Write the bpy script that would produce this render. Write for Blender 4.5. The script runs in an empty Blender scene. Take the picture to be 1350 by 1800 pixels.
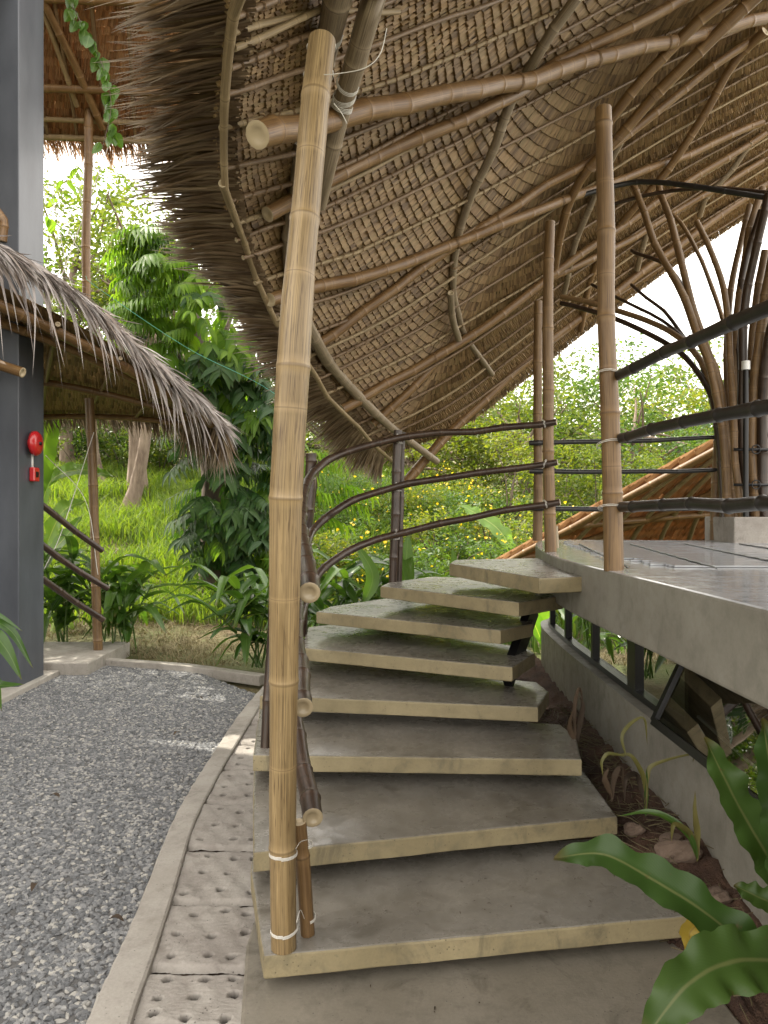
import bpy, math, random
import numpy as np
from mathutils import Vector, Matrix, Euler
R = math.radians
rng = np.random.default_rng(7); random.seed(7)
S = bpy.context.scene; COL = S.collection
# ---------------------------------------------------------------- camera
EYE = 1.62; F = 1300.0
cam = bpy.data.cameras.new('camera'); co = bpy.data.objects.new('camera', cam); COL.objects.link(co)
co.location = (0, 0, EYE); co.rotation_euler = (R(90), 0, 0)
cam.sensor_fit = 'HORIZONTAL'; cam.sensor_width = 36; cam.lens = F/1350*36; cam.clip_end = 500; cam.clip_start = .02
S.camera = co
# ---------------------------------------------------------------- light
SUN_EL = 47; SUN_AZ = -66          # azimuth from +Y towards +X
w = bpy.data.worlds.new('World'); S.world = w; w.use_nodes = True
nt = w.node_tree; nt.nodes.clear()
out = nt.nodes.new('ShaderNodeOutputWorld'); bg = nt.nodes.new('ShaderNodeBackground'); sk = nt.nodes.new('ShaderNodeTexSky')
sk.sky_type = 'NISHITA'; sk.sun_disc = False; sk.sun_elevation = R(SUN_EL); sk.sun_rotation = R(SUN_AZ)
sk.dust_density = 5; sk.air_density = 1.2; sk.ozone_density = .6
hz = nt.nodes.new('ShaderNodeMix'); hz.data_type = 'RGBA'; hz.inputs[0].default_value = .74
hz.inputs[7].default_value = (12.6, 11.8, 10.6, 1)      # thin bright cloud veil over the sky
nt.links.new(sk.outputs[0], hz.inputs[6]); nt.links.new(hz.outputs[2], bg.inputs[0]); nt.links.new(bg.outputs[0], out.inputs[0])
bg.inputs[1].default_value = .15
sun = bpy.data.lights.new('sun', 'SUN'); so = bpy.data.objects.new('sun', sun); COL.objects.link(so)
sun.energy = 3.6; sun.angle = R(.6); sun.color = (1, .93, .80)
d = Vector((math.sin(R(SUN_AZ))*math.cos(R(SUN_EL)), math.cos(R(SUN_AZ))*math.cos(R(SUN_EL)), math.sin(R(SUN_EL))))
so.rotation_euler = (-d).to_track_quat('-Z', 'Y').to_euler(); so.location = (0, 0, 20)
S.view_settings.view_transform = 'Standard'; S.view_settings.look = 'None'
S.view_settings.exposure = 1.33; S.view_settings.gamma = 1
S.cycles.max_bounces = 8; S.cycles.transmission_bounces = 6; S.cycles.transparent_max_bounces = 8; S.cycles.diffuse_bounces = 5

# ---------------------------------------------------------------- helpers
def at(px, py, Y): return np.array(((px-675)/F*Y, Y, EYE-(py-900)/F*Y))
def atz(px, py, z): return at(px, py, F*(EYE-z)/(py-900.0))
def rnd(a, b): return random.uniform(a, b)

def tag(o, label=None, cat=None, group=None, kind=None):
    if label: o['label'] = label
    if cat: o['category'] = cat
    if group: o['group'] = group
    if kind: o['kind'] = kind
    return o
def thing(name, loc, label, cat, group=None):
    o = bpy.data.objects.new(name, None); COL.objects.link(o); o.location = loc; o.empty_display_size = .1
    return tag(o, label, cat, group)
def ploc(p):
    v = Vector((0, 0, 0))
    while p is not None: v = v + p.location; p = p.parent
    return v

class MB:
    """collects verts/faces plus per-vertex attributes"""
    def __init__(s): s.v = []; s.f = []; s.n = 0; s.at = {}; s.mi = []
    def add(s, V, Fc, mi=0, **attrs):
        V = np.asarray(V, float).reshape(-1, 3); k = len(V)
        for a, val in attrs.items():
            val = np.asarray(val, float)
            if a not in s.at: s.at[a] = [np.zeros((s.n,)+val.shape[1:])] if s.n else []
            s.at[a].append(val)
        for a in s.at:
            if a not in attrs: s.at[a].append(np.zeros((k,)+s.at[a][0].shape[1:]))
        if isinstance(Fc, np.ndarray): Fl = (Fc+s.n).tolist()
        else: n = s.n; Fl = [[i+n for i in f] for f in Fc]
        s.v.append(V); s.f += Fl; s.mi += [mi]*len(Fl); s.n += k
    def mesh(s, name, mat, off=None, smooth=True):
        me = bpy.data.meshes.new(name); V = np.concatenate(s.v)
        if off is not None: V = V-np.array(off)
        me.from_pydata(V.tolist(), [], s.f)
        for a, l in s.at.items():
            arr = np.concatenate(l)
            if arr.ndim == 1:
                A = me.attributes.new(a, 'FLOAT', 'POINT'); A.data.foreach_set('value', arr.astype(np.float32))
            else:
                A = me.attributes.new(a, 'FLOAT_VECTOR', 'POINT'); A.data.foreach_set('vector', arr.astype(np.float32).ravel())
        for m in (mat if isinstance(mat, (list, tuple)) else [mat]): me.materials.append(m)
        if max(s.mi, default=0) > 0: me.polygons.foreach_set('material_index', s.mi)
        me.polygons.foreach_set('use_smooth', [smooth]*len(me.polygons))
        me.update(); return me
    def build(s, name, mat, parent=None, smooth=True, **kw):
        me = s.mesh(name, mat, ploc(parent) if parent else None, smooth)
        o = bpy.data.objects.new(name, me); COL.objects.link(o)
        if parent: o.parent = parent
        return tag(o, **kw)
def place(name, me, M, parent=None, **kw):
    o = bpy.data.objects.new(name, me); COL.objects.link(o)
    if parent: o.parent = parent; M = Matrix.Translation(-ploc(parent)) @ M
    o.matrix_basis = M
    return tag(o, **kw)

def catmull(P, n):
    P = np.asarray(P, float); m = len(P)
    if m == 2: t = np.linspace(0, 1, n)[:, None]; return P[0]*(1-t)+P[1]*t
    Q = np.vstack([2*P[0]-P[1], P, 2*P[-1]-P[-2]])
    t = np.linspace(0, m-1-1e-9, n); i = t.astype(int); f = (t-i)[:, None]
    a, b, c, d_ = Q[i], Q[i+1], Q[i+2], Q[i+3]
    return .5*((2*b)+(-a+c)*f+(2*a-5*b+4*c-d_)*f**2+(-a+3*b-3*c+d_)*f**3)
def arclen(P): return np.concatenate([[0], np.cumsum(np.linalg.norm(np.diff(P, axis=0), axis=1))])
def resample(P, s):
    L = arclen(P); return np.stack([np.interp(s, L, P[:, k]) for k in range(P.shape[1])], 1)
def frames(P):
    T = np.gradient(P, axis=0); T /= np.linalg.norm(T, axis=1)[:, None]+1e-12
    N = np.zeros_like(T); a = np.array([0, 0, 1.]) if abs(T[0, 2]) < .9 else np.array([1., 0, 0])
    n = a-T[0]*a.dot(T[0]); N[0] = n/np.linalg.norm(n)
    for i in range(1, len(T)):
        n = N[i-1]-T[i]*N[i-1].dot(T[i]); N[i] = n/np.linalg.norm(n)
    return T, N, np.cross(T, N)

def culm(mb, pts, r0, r1=None, seg=12, node=.3, bulge=1.0, caps=True, jit=.5, crook=.004, spline=True, mi=0):
    """bamboo culm: swollen nodes, slight crook at each node, closed cut ends"""
    r1 = r0 if r1 is None else r1
    P = catmull(pts, max(2, 12*(len(pts)-1)+1)) if spline else np.asarray(pts, float)
    L = arclen(P)[-1]; nodes = []; s = rnd(.25, .9)*node
    while s < L-.03: nodes.append(s); s += node*rnd(1-jit*.4, 1+jit*.4)
    ss = [0, L]; step = .14
    for nd in nodes: ss += [nd-.03, nd-.011, nd-.004, nd, nd+.006, nd+.014, nd+.035]
    ss += list(np.arange(step, L, step)); ss = np.array(sorted(x for x in ss if 0 <= x <= L)); ss = ss[np.concatenate([[True], np.diff(ss) > .0022])]
    C = resample(P, ss); nodes = np.array(nodes) if nodes else np.array([-9.])
    kn = np.array([0]+list(nodes)+[L]); off = rng.normal(0, crook, (len(kn), 3)); off[0] *= .2; off[-1] *= .2
    C = C+np.stack([np.interp(ss, kn, off[:, k]) for k in range(3)], 1)
    dn = ss[:, None]-nodes[None]; k = np.abs(dn).argmin(1); dd = dn[np.arange(len(ss)), k]
    rad = np.interp(ss/L, np.linspace(0, 1, len(r0)), r0) if isinstance(r0, (list, tuple)) else r0+(r1-r0)*ss/L
    seedr = 1+.03*np.sin(k*2.3+rnd(0, 9)); prof = 1+bulge*(.085*np.exp(-(dd/.0065)**2)+.035*np.exp(-(dd/.03)**2))-.02*bulge*np.exp(-((dd-.012)/.006)**2)
    rad = rad*prof*seedr; T, N, B = frames(C)
    a = np.arange(seg)/seg*2*np.pi; ca, sa = np.cos(a), np.sin(a)
    ring = C[:, None]+rad[:, None, None]*(N[:, None]*ca[None, :, None]+B[:, None]*sa[None, :, None])
    o3 = rnd(0, 50); n = len(ss)
    cyl = np.stack([np.tile(ca, n), np.tile(sa, n), np.repeat(ss, seg)+o3], 1); nd = np.repeat(dd, seg)
    i = np.arange((n-1)*seg); r_, c_ = i//seg, i % seg
    Fq = np.stack([r_*seg+c_, r_*seg+(c_+1) % seg, (r_+1)*seg+(c_+1) % seg, (r_+1)*seg+c_], 1)
    mb.add(ring.reshape(-1, 3), Fq, mi, cyl=cyl, nd=nd)
    if caps:
        for e, sg in ((0, -1), (n-1, 1)):
            c = C[e]; rr = rad[e]; V = []; rows = (1, .96, .55, .50); dep = (0, .001, 0, -.003)
            for q, (m_, dp) in enumerate(zip(rows, dep)):
                V.append(c+T[e]*sg*(.0005+dp*min(1, rr/.03))+m_*rr*(N[e]*ca[:, None]+B[e]*sa[:, None]))
            V.append((c+T[e]*sg*(.0005-.003*min(1, rr/.03)))[None]); V = np.concatenate(V); fs = []
            for q in range(3):
                for j in range(seg):
                    f = [q*seg+j, q*seg+(j+1) % seg, (q+1)*seg+(j+1) % seg, (q+1)*seg+j]; fs.append(f if sg < 0 else f[::-1])
            for j in range(seg): f = [3*seg+j, 3*seg+(j+1) % seg, 4*seg]; fs.append(f if sg < 0 else f[::-1])
            mb.add(V, fs, mi, cyl=np.zeros((len(V), 3)), nd=np.full(len(V), 9.))
    return C
def bamboo(name, pts, r0, mat, parent=None, **kw):
    tags = {k: kw.pop(k) for k in ('label', 'cat', 'group', 'kind') if k in kw}
    mb = MB(); culm(mb, pts, r0, **kw); return mb.build(name, mat, parent, **tags)
def wire(mb, pts, r, seg=5, closed=False, n=None):
    P = catmull(pts, n or max(2, 8*(len(pts)-1)+1)); T, N, B = frames(P); a = np.arange(seg)/seg*2*np.pi
    ring = P[:, None]+r*(N[:, None]*np.cos(a)[None, :, None]+B[:, None]*np.sin(a)[None, :, None]); m = len(P)
    i = np.arange((m-1)*seg); r_, c_ = i//seg, i % seg
    mb.add(ring.reshape(-1, 3), np.stack([r_*seg+c_, r_*seg+(c_+1) % seg, (r_+1)*seg+(c_+1) % seg, (r_+1)*seg+c_], 1))
def loop(mb, c, axis, r, wr=.0015, turns=3, tilt=.3, pitch=.006, sg=14):
    """a lashing of a few turns round a culm"""
    ax = np.array(axis, float); ax /= np.linalg.norm(ax); u = np.cross(ax, [0.1, .2, 1.] if abs(ax[2]) < .9 else [1., 0, 0]); u /= np.linalg.norm(u); v = np.cross(ax, u)
    t = np.linspace(0, turns*2*np.pi, turns*sg+1); ph = rnd(0, 6)
    P = np.array(c)+(np.outer(np.cos(t), u)+np.outer(np.sin(t), v))*(r+wr)+np.outer(t/(2*np.pi)*pitch-turns*pitch/2+tilt*r*np.sin(t+ph), ax)
    wire(mb, P, wr, 5 if sg > 10 else 3, n=len(P))
def box(mb, x0, x1, y0, y1, z0, z1, mi=0):
    V = [(x, y, z) for z in (z0, z1) for y in (y0, y1) for x in (x0, x1)]
    mb.add(V, [[0, 2, 3, 1], [4, 5, 7, 6], [0, 1, 5, 4], [2, 6, 7, 3], [0, 4, 6, 2], [1, 3, 7, 5]], mi)
def bevel(o, wd=.006, seg=2, ang=40):
    m = o.modifiers.new('bevel', 'BEVEL'); m.width = wd; m.segments = seg; m.limit_method = 'ANGLE'; m.angle_limit = R(ang); return o
def bar(mb, a, b, w_, h_, up=(0, 0, 1), mi=0):
    a, b, up = (np.array(q, float) for q in (a, b, up)); t = b-a; t /= np.linalg.norm(t); s = np.cross(t, up); s /= np.linalg.norm(s); u = np.cross(s, t)
    V = [p+s*i*w_/2+u*j*h_/2 for p in (a, b) for i, j in ((-1, -1), (1, -1), (1, 1), (-1, 1))]
    mb.add(V, [[0, 3, 2, 1], [4, 5, 6, 7], [0, 1, 5, 4], [1, 2, 6, 5], [2, 3, 7, 6], [3, 0, 4, 7]], mi)
def blade(mb, pts, wid, up=(0, 0, 1), n=14, fold=.25, wave=0., wf=9, m=2, prof=None, rv=None, mi=0, twist=0):
    """leaf blade along a 3D centreline; wid = half width"""
    P = catmull(pts, n); T = np.gradient(P, axis=0); T /= np.linalg.norm(T, axis=1)[:, None]
    up = np.array(up, float); Sd = np.cross(T, up); Sd /= np.linalg.norm(Sd, axis=1)[:, None]+1e-9; U = np.cross(Sd, T); t = np.linspace(0, 1, n)
    pw = prof(t) if prof else np.sin(np.pi*np.clip(t, 0, 1)**.75)**.8*(1-.0*t)
    pw = np.maximum(pw, .02)*wid; xs = np.linspace(-1, 1, 2*m+1); V = []; uv = []
    tw = twist*t
    for x in xs:
        s = Sd*np.cos(tw)[:, None]+U*np.sin(tw)[:, None]; u = U*np.cos(tw)[:, None]-Sd*np.sin(tw)[:, None]
        wv = wave*wid*abs(x)**1.5*(np.sin(t*wf*2*np.pi+(0 if x < 0 else 1.1))+.7*np.sin(t*wf*3.9+(2 if x < 0 else .4)))
        V.append(P+s*(x*pw*(1+(wave > 0)*(.07*np.sin(t*wf*6.28+np.sign(x))+.06*np.sin(t*wf*3.3+2*np.sign(x))+.03*np.sin(t*wf*15+x))))[:, None]+u*(abs(x)*pw*fold+wv)[:, None]); uv.append(np.stack([np.full(n, x), t, np.full(n, rnd(0, 1) if rv is None else rv)], 1))
    V = np.stack(V, 1).reshape(-1, 3); uv = np.stack(uv, 1); k = len(xs); uv[:, :, 2] = uv[:, :1, 2]; uv = uv.reshape(-1, 3)
    i = np.arange((n-1)*(k-1)); r_, c_ = i//(k-1), i % (k-1)
    mb.add(V, np.stack([r_*k+c_, r_*k+c_+1, (r_+1)*k+c_+1, (r_+1)*k+c_], 1), mi, lf=uv)

# ---------------------------------------------------------------- materials
class NT:
    def __init__(s, name):
        s.m = bpy.data.materials.new(name); s.m.use_nodes = True; s.t = s.m.node_tree; s.t.nodes.clear()
        s.out = s.n('ShaderNodeOutputMaterial'); s.b = s.n('ShaderNodeBsdfPrincipled'); s.l(s.b.outputs[0], s.out.inputs[0])
    def n(s, t, **k):
        x = s.t.nodes.new(t)
        for a, v in k.items(): setattr(x, a, v)
        return x
    def l(s, a, b): s.t.links.new(a, b)
    def set(s, sock, v):
        if hasattr(v, 'is_linked'): s.l(v, sock)
        else: sock.default_value = (*v, 1) if isinstance(v, tuple) and len(v) == 3 and sock.type == 'RGBA' else v
    def noise(s, vec, scale, det=4, rough=.55, dist=0):
        x = s.n('ShaderNodeTexNoise'); x.inputs['Scale'].default_value = scale; x.inputs['Detail'].default_value = det
        x.inputs['Roughness'].default_value = rough; x.inputs['Distortion'].default_value = dist
        if vec is not None: s.l(vec, x.inputs['Vector'])
        return x.outputs[0]
    def mapv(s, vec, sc):
        x = s.n('ShaderNodeVectorMath', operation='MULTIPLY'); s.l(vec, x.inputs[0]); x.inputs[1].default_value = sc; return x.outputs[0]
    def rng(s, v, a, b, c=0, d=1):
        x = s.n('ShaderNodeMapRange'); s.l(v, x.inputs[0])
        for i, q in enumerate((a, b, c, d)): x.inputs[i+1].default_value = q
        return x.outputs[0]
    def math(s, op, a, b=0.):
        x = s.n('ShaderNodeMath', operation=op); s.set(x.inputs[0], a); s.set(x.inputs[1], b); return x.outputs[0]
    def mix(s, f, a, b, mode='MIX'):
        x = s.n('ShaderNodeMix', data_type='RGBA', blend_type=mode); s.set(x.inputs[0], f); s.set(x.inputs[6], a); s.set(x.inputs[7], b); return x.outputs[2]
    def attr(s, name, o='Vector', t='GEOMETRY'):
        x = s.n('ShaderNodeAttribute', attribute_name=name, attribute_type=t); return x.outputs[o]
    def coord(s, o='Object'): return s.n('ShaderNodeTexCoord').outputs[o]
    def geo(s): return s.n('ShaderNodeNewGeometry')
    def bump(s, h, st=.3, dist=.01):
        x = s.n('ShaderNodeBump'); x.inputs['Strength'].default_value = st; x.inputs['Distance'].default_value = dist; s.l(h, x.inputs['Height']); s.l(x.outputs[0], s.b.inputs['Normal'])
    def col(s, c): s.set(s.b.inputs['Base Color'], c)
    def rough(s, r): s.set(s.b.inputs['Roughness'], r)

def bamboo_mat(name, c1, c2, dark, rough=.42, spot=.5, cut=(.42, .34, .22), pale=.5, coat=.15):
    n = NT(name); cyl = n.attr('cyl'); nd = n.attr('nd', 'Fac')
    big = n.noise(n.mapv(cyl, (1, 1, 2.2)), 1.6, 3); st = n.noise(n.mapv(cyl, (7, 7, .8)), 3.0, 4, .6)
    c = n.mix(n.rng(big, .35, .65), c1, c2)
    c = n.mix(n.rng(st, .36, .62, 0, .8), c, tuple(x*.5 for x in c1))
    bl = n.noise(n.mapv(cyl, (5, 5, 1.1)), 2.1, 5, .7)
    c = n.mix(n.rng(bl, .60-.05*spot, .74-.05*spot, 0, .85*min(1, spot+.3)), c, dark)
    tick = n.noise(n.mapv(cyl, (3.4, 3.4, 2.6)), 3.0, 3, .6)
    c = n.mix(n.rng(tick, .56, .66, 0, min(1, .9*spot)), c, dark)
    an = n.math('ABSOLUTE', nd)
    band = n.math('MULTIPLY', n.rng(an, .008, .035, .7, 0), n.rng(st, .3, .6, .1, pale)); c = n.mix(band, c, tuple(min(1, x*1.15+.01) for x in c2))
    c = n.mix(n.rng(an, .002, .006, .45, 0), c, tuple(x*1.1 for x in dark))
    isend = n.rng(an, 5, 6); c = n.mix(isend, c, cut)
    n.col(c); n.rough(n.rng(bl, .3, .8, rough, rough+.25)); n.b.inputs['Coat Weight'].default_value = coat; n.b.inputs['Coat Roughness'].default_value = .25
    n.bump(n.math('ADD', st, n.math('MULTIPLY', big, .6)), .22, .004)
    return n.m
M = {}
M['bam_tan'] = bamboo_mat('bamboo_tan', (.245, .165, .072), (.375, .27, .135), (.07, .038, .015), .36, .9)
M['bam_grey'] = bamboo_mat('bamboo_weathered', (.25, .19, .12), (.36, .285, .19), (.06, .04, .024), .45, .6, coat=.04)
M['bam_beam'] = bamboo_mat('bamboo_beam', (.17, .088, .030), (.27, .16, .062), (.045, .02, .009), .38, .5, coat=.04)
M['bam_pale'] = bamboo_mat('bamboo_pale', (.27, .195, .10), (.38, .285, .155), (.08, .048, .022), .5, .5, coat=.03)
M['bam_dark'] = bamboo_mat('bamboo_dark', (.028, .014, .008), (.075, .042, .024), (.006, .004, .003), .28, .5, cut=(.30, .24, .15), pale=.5, coat=.12)
M['bam_black'] = bamboo_mat('bamboo_charcoal', (.010, .009, .008), (.022, .019, .017), (.005, .004, .004), .30, .3, pale=.4, coat=.15)
M['bam_post'] = bamboo_mat('bamboo_post', (.165, .092, .035), (.27, .165, .07), (.04, .02, .009), .40, .6, coat=.04)
M['bam_roof'] = bamboo_mat('bamboo_lath', (.155, .092, .043), (.24, .155, .08), (.05, .03, .015), .5, .5)

def simple(name, c, rough=.5, metal=0., spec=None):
    n = NT(name); n.col(c); n.rough(rough); n.b.inputs['Metallic'].default_value = metal; return n
def concrete(name, c1, c2, stain, rough=(.35, .6), bump=.25, pores=True, sc=1., sheen=False):
    n = NT(name); P = n.coord(); a = n.noise(P, 2.6*sc, 5, .6, .4); b = n.noise(P, 11*sc, 5, .65); c_ = n.noise(P, 90*sc, 3, .6)
    c = n.mix(n.rng(a, .35, .66), c1, c2); c = n.mix(n.rng(b, .48, .72, 0, .6), c, stain); w_ = n.noise(n.mapv(P, (1, 1, .4)), 4.3*sc, 6, .72, 1.2); c = n.mix(n.rng(w_, .56, .66, 0, .55), c, tuple(x*.75 for x in stain)); sc_ = n.noise(n.mapv(P, (3, 26, 8)), 3*sc, 4, .7); c = n.mix(n.rng(sc_, .66, .72, 0, .5), c, tuple(x*.6 for x in stain)); c = n.mix(n.rng(n.noise(P, 1.7*sc, 3, .5), .5, .7, 0, .35), c, tuple(min(1, x*1.35) for x in c2))
    c = n.mix(n.rng(c_, .3, .7, .0, .22), c, tuple(x*.55 for x in c1))
    h = n.math('ADD', n.math('MULTIPLY', b, .5), n.math('MULTIPLY', c_, .35))
    if pores:
        v = n.n('ShaderNodeTexVoronoi'); v.inputs['Scale'].default_value = 60*sc; n.l(P, v.inputs['Vector']); pr = n.noise(P, 14, 2)
        pit = n.math('MULTIPLY', n.rng(v.outputs['Distance'], .10, .2, 1, 0), n.rng(pr, .52, .6)); c = n.mix(n.math('MULTIPLY', pit, .7), c, tuple(x*.25 for x in c1))
        h = n.math('SUBTRACT', h, n.math('MULTIPLY', pit, .5))
    n.col(c); n.rough(n.rng(b, .35, .65, rough[0], rough[1])); n.bump(h, bump, .006); return n.m
M['tread'] = concrete('tread_concrete', (.19, .175, .15), (.27, .252, .222), (.11, .095, .072), (.20, .38), .07)
M['tread_side'] = concrete('tread_edge', (.22, .18, .10), (.32, .265, .155), (.10, .088, .06), (.5, .75), .4)  # yellow tone is partly the cast edge, partly warm light painted in
M['fascia'] = concrete('fascia_concrete', (.19, .178, .15), (.25, .237, .205), (.13, .122, .10), (.45, .65), .12, False)
M['deck'] = concrete('deck_concrete', (.36, .37, .385), (.44, .45, .465), (.27, .275, .28), (.08, .2), .05, False)  # pale bluish base carries part of the sky's sheen
M['curb'] = concrete('curb_concrete', (.30, .275, .24), (.37, .345, .31), (.20, .18, .155), (.7, .9), .6)
M['paver'] = concrete('paver_stone', (.27, .245, .22), (.37, .345, .31), (.19, .165, .145), (.8, .95), .8)
_n = M['paver'].node_tree; _b = [x for x in _n.nodes if x.type == 'BSDF_PRINCIPLED'][0]; _src = _b.inputs['Base Color'].links[0].from_socket; _a = _n.nodes.new('ShaderNodeAttribute'); _a.attribute_name = 'hole'; _m = _n.nodes.new('ShaderNodeMix'); _m.data_type = 'RGBA'; _n.links.new(_a.outputs['Fac'], _m.inputs[0]); _n.links.new(_src, _m.inputs[6]); _m.inputs[7].default_value = (.018, .014, .011, 1); _n.links.new(_m.outputs[2], _b.inputs['Base Color'])
M['pad'] = concrete('pad_concrete', (.19, .17, .135), (.25, .225, .185), (.12, .105, .08), (.45, .7), .3)
n = simple('column_paint', (.04, .045, .055), .42); P = n.coord(); a = n.noise(n.mapv(P, (1, 1, .35)), 3, 5); n.col(n.mix(n.rng(a, .3, .7), (.045, .050, .062), (.085, .094, .112))); n.bump(n.noise(P, 30, 4), .15, .004); M['column'] = n.m
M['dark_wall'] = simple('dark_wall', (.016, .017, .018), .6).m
M['black_steel'] = simple('black_steel', (.010, .010, .011), .32, .3).m
n = simple('red_plastic', (.42, .012, .016), .28); n.b.inputs['Coat Weight'].default_value = .4; M['red'] = n.m
M['white'] = simple('white_paint', (.7, .7, .68), .4).m
M['wire'] = simple('nylon_tie', (.62, .60, .55), .35).m
M['rattan'] = simple('rattan_tie', (.24, .15, .075), .55).m
M['green_cord'] = simple('green_cord', (.10, .42, .33), .5).m
n = NT('glass'); n.t.nodes.remove(n.b); tr = n.n('ShaderNodeBsdfTransparent'); gl = n.n('ShaderNodeBsdfGlossy'); gl.inputs['Roughness'].default_value = .01; tr.inputs[0].default_value = (.62, .66, .62, 1)
fr = n.n('ShaderNodeFresnel'); fr.inputs[0].default_value = 1.32; mx = n.n('ShaderNodeMixShader'); n.l(n.rng(fr.outputs[0], 0, 1, .02, 1), mx.inputs[0]); n.l(tr.outputs[0], mx.inputs[1]); n.l(gl.outputs[0], mx.inputs[2]); n.l(mx.outputs[0], n.out.inputs[0]); M['glass'] = n.m
n = NT('tinted_glass'); n.t.nodes.remove(n.b); tr = n.n('ShaderNodeBsdfTransparent'); gl = n.n('ShaderNodeBsdfGlossy'); gl.inputs['Roughness'].default_value = .015; tr.inputs[0].default_value = (.30, .33, .31, 1)
fr = n.n('ShaderNodeFresnel'); fr.inputs[0].default_value = 1.9; mx = n.n('ShaderNodeMixShader'); n.l(n.rng(fr.outputs[0], 0, 1, .30, 1), mx.inputs[0]); n.l(tr.outputs[0], mx.inputs[1]); n.l(gl.outputs[0], mx.inputs[2]); n.l(mx.outputs[0], n.out.inputs[0]); M['tinted_glass'] = n.m

def thatch_mat(name, ramp, tip=None, trans=.12, rough=.6):
    n = NT(name); lf = n.attr('lf'); sp = n.n('ShaderNodeSeparateXYZ'); n.l(lf, sp.inputs[0])
    cr = n.n('ShaderNodeValToRGB'); cr.color_ramp.interpolation = 'LINEAR'; e = cr.color_ramp.elements
    for i, c in enumerate(ramp):
        p = i/(len(ramp)-1)
        if i < 2: e[i].position = p if i == 0 else 1; el = e[i] if i == 0 else None
        if i == 0: e[0].color = (*c, 1)
        elif i == len(ramp)-1: e[-1].color = (*c, 1)
        else: x = e.new(p); x.color = (*c, 1)
    n.l(sp.outputs[2], cr.inputs[0]); c = cr.outputs[0]
    P = n.coord(); st = n.noise(lf if False else n.mapv(lf, (3.0, 1.2, 40.)), 2.2, 4, .6)
    c = n.mix(n.rng(st, .35, .7, 0, .5), c, tuple(x*.55 for x in ramp[0]))
    sm = n.noise(P, 6.0, 3); c = n.mix(n.rng(sm, .45, .75, 0, .35), c, tuple(x*1.15 for x in ramp[-1]))
    if tip: c = n.mix(n.rng(sp.outputs[1], .72, 1., 0, .75), c, tip)
    n.col(c); n.rough(rough); n.bump(st, .25, .003)
    if trans:
        t = n.n('ShaderNodeBsdfTranslucent'); n.l(c, t.inputs[0]); mx = n.n('ShaderNodeMixShader'); mx.inputs[0].default_value = trans
        n.l(n.b.outputs[0], mx.inputs[1]); n.l(t.outputs[0], mx.inputs[2]); n.l(mx.outputs[0], n.out.inputs[0])
    return n.m
M['shingle'] = thatch_mat('thatch_shingle', [(.135, .080, .034), (.255, .158, .070), (.38, .25, .118), (.27, .19, .085)], trans=.14)
M['backing'] = thatch_mat('thatch_backing', [(.06, .036, .02), (.10, .062, .032), (.12, .075, .04)], trans=.2)  # darker than the shingles, painting shade into the gaps between them
M['fringe'] = thatch_mat('thatch_fringe', [(.08, .048, .024), (.155, .098, .050), (.24, .165, .092), (.34, .26, .16)], tip=(.38, .34, .29), trans=.25)
M['silver'] = thatch_mat('thatch_silver', [(.20, .165, .15), (.36, .325, .31), (.50, .47, .45), (.28, .22, .18)], trans=.12)
M['orange'] = thatch_mat('thatch_orange', [(.24, .13, .06), (.37, .215, .105), (.50, .31, .16), (.42, .26, .13)], trans=.45)

def leaf_mat(name, c1, c2, trans=.4, rough=.38, rib=None, spec=.5, tcol=None):
    n = NT(name); lf = n.attr('lf'); sp = n.n('ShaderNodeSeparateXYZ'); n.l(lf, sp.inputs[0])
    c = n.mix(sp.outputs[2], c1, c2); P = n.coord(); a = n.noise(P, 3.5, 3); c = n.mix(n.rng(a, .35, .7, 0, .35), c, tuple(x*.6 for x in c1))
    ax = n.math('ABSOLUTE', sp.outputs[0])
    if rib: c = n.mix(n.rng(ax, .03, .09, .8, 0), c, rib)
    if rib:
        v = n.n('ShaderNodeTexWave', bands_direction='Y'); v.inputs['Scale'].default_value = 9; v.inputs['Distortion'].default_value = .4
        cm = n.n('ShaderNodeCombineXYZ'); n.l(n.math('ADD', n.math('MULTIPLY', sp.outputs[1], 1.6), n.math('MULTIPLY', ax, -.35)), cm.inputs[1]); n.l(cm.outputs[0], v.inputs['Vector']); n.bump(v.outputs[1], .05, .004)
    sp_ = n.noise(P, 22, 3, .6); c = n.mix(n.rng(sp_, .68, .74, 0, .6), c, (.10, .06, .025)); c = n.mix(n.math('MULTIPLY', n.rng(sp.outputs[1], .93, 1.), .7), c, (.12, .075, .03))
    n.col(c); n.rough(rough); n.b.inputs['Specular IOR Level'].default_value = spec; t = n.n('ShaderNodeBsdfTranslucent')
    tc = n.mix(1., c, tcol or (1.9, 1.9, .55), 'MULTIPLY'); n.l(tc, t.inputs[0]); mx = n.n('ShaderNodeMixShader'); mx.inputs[0].default_value = trans
    n.l(n.b.outputs[0], mx.inputs[1]); n.l(t.outputs[0], mx.inputs[2]); n.l(mx.outputs[0], n.out.inputs[0]); return n.m
M['leaf_far'] = leaf_mat('leaf_far', (.055, .10, .022), (.16, .19, .035), .45, .5)
M['leaf_mid'] = leaf_mat('leaf_mid', (.045, .095, .022), (.10, .16, .03), .45, .45)
M['leaf_yellow'] = leaf_mat('leaf_yellow', (.09, .14, .025), (.21, .22, .045), .5, .5)
M['leaf_bush'] = leaf_mat('leaf_bush', (.05, .11, .035), (.13, .20, .05), .4, .5)
M['leaf_droop_lit'] = leaf_mat('leaf_drooping_lit', (.075, .16, .02), (.16, .26, .035), .5, .42, rib=(.12, .18, .05), spec=.3)  # lit copy of the drooping leaf, sunlight put into the colour
M['leaf_droop_shaded'] = leaf_mat('leaf_drooping_shaded', (.024, .065, .018), (.055, .11, .028), .32, .42, rib=(.06, .10, .04), spec=.28)  # shaded copy of the same leaf, shade put into the colour
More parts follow.
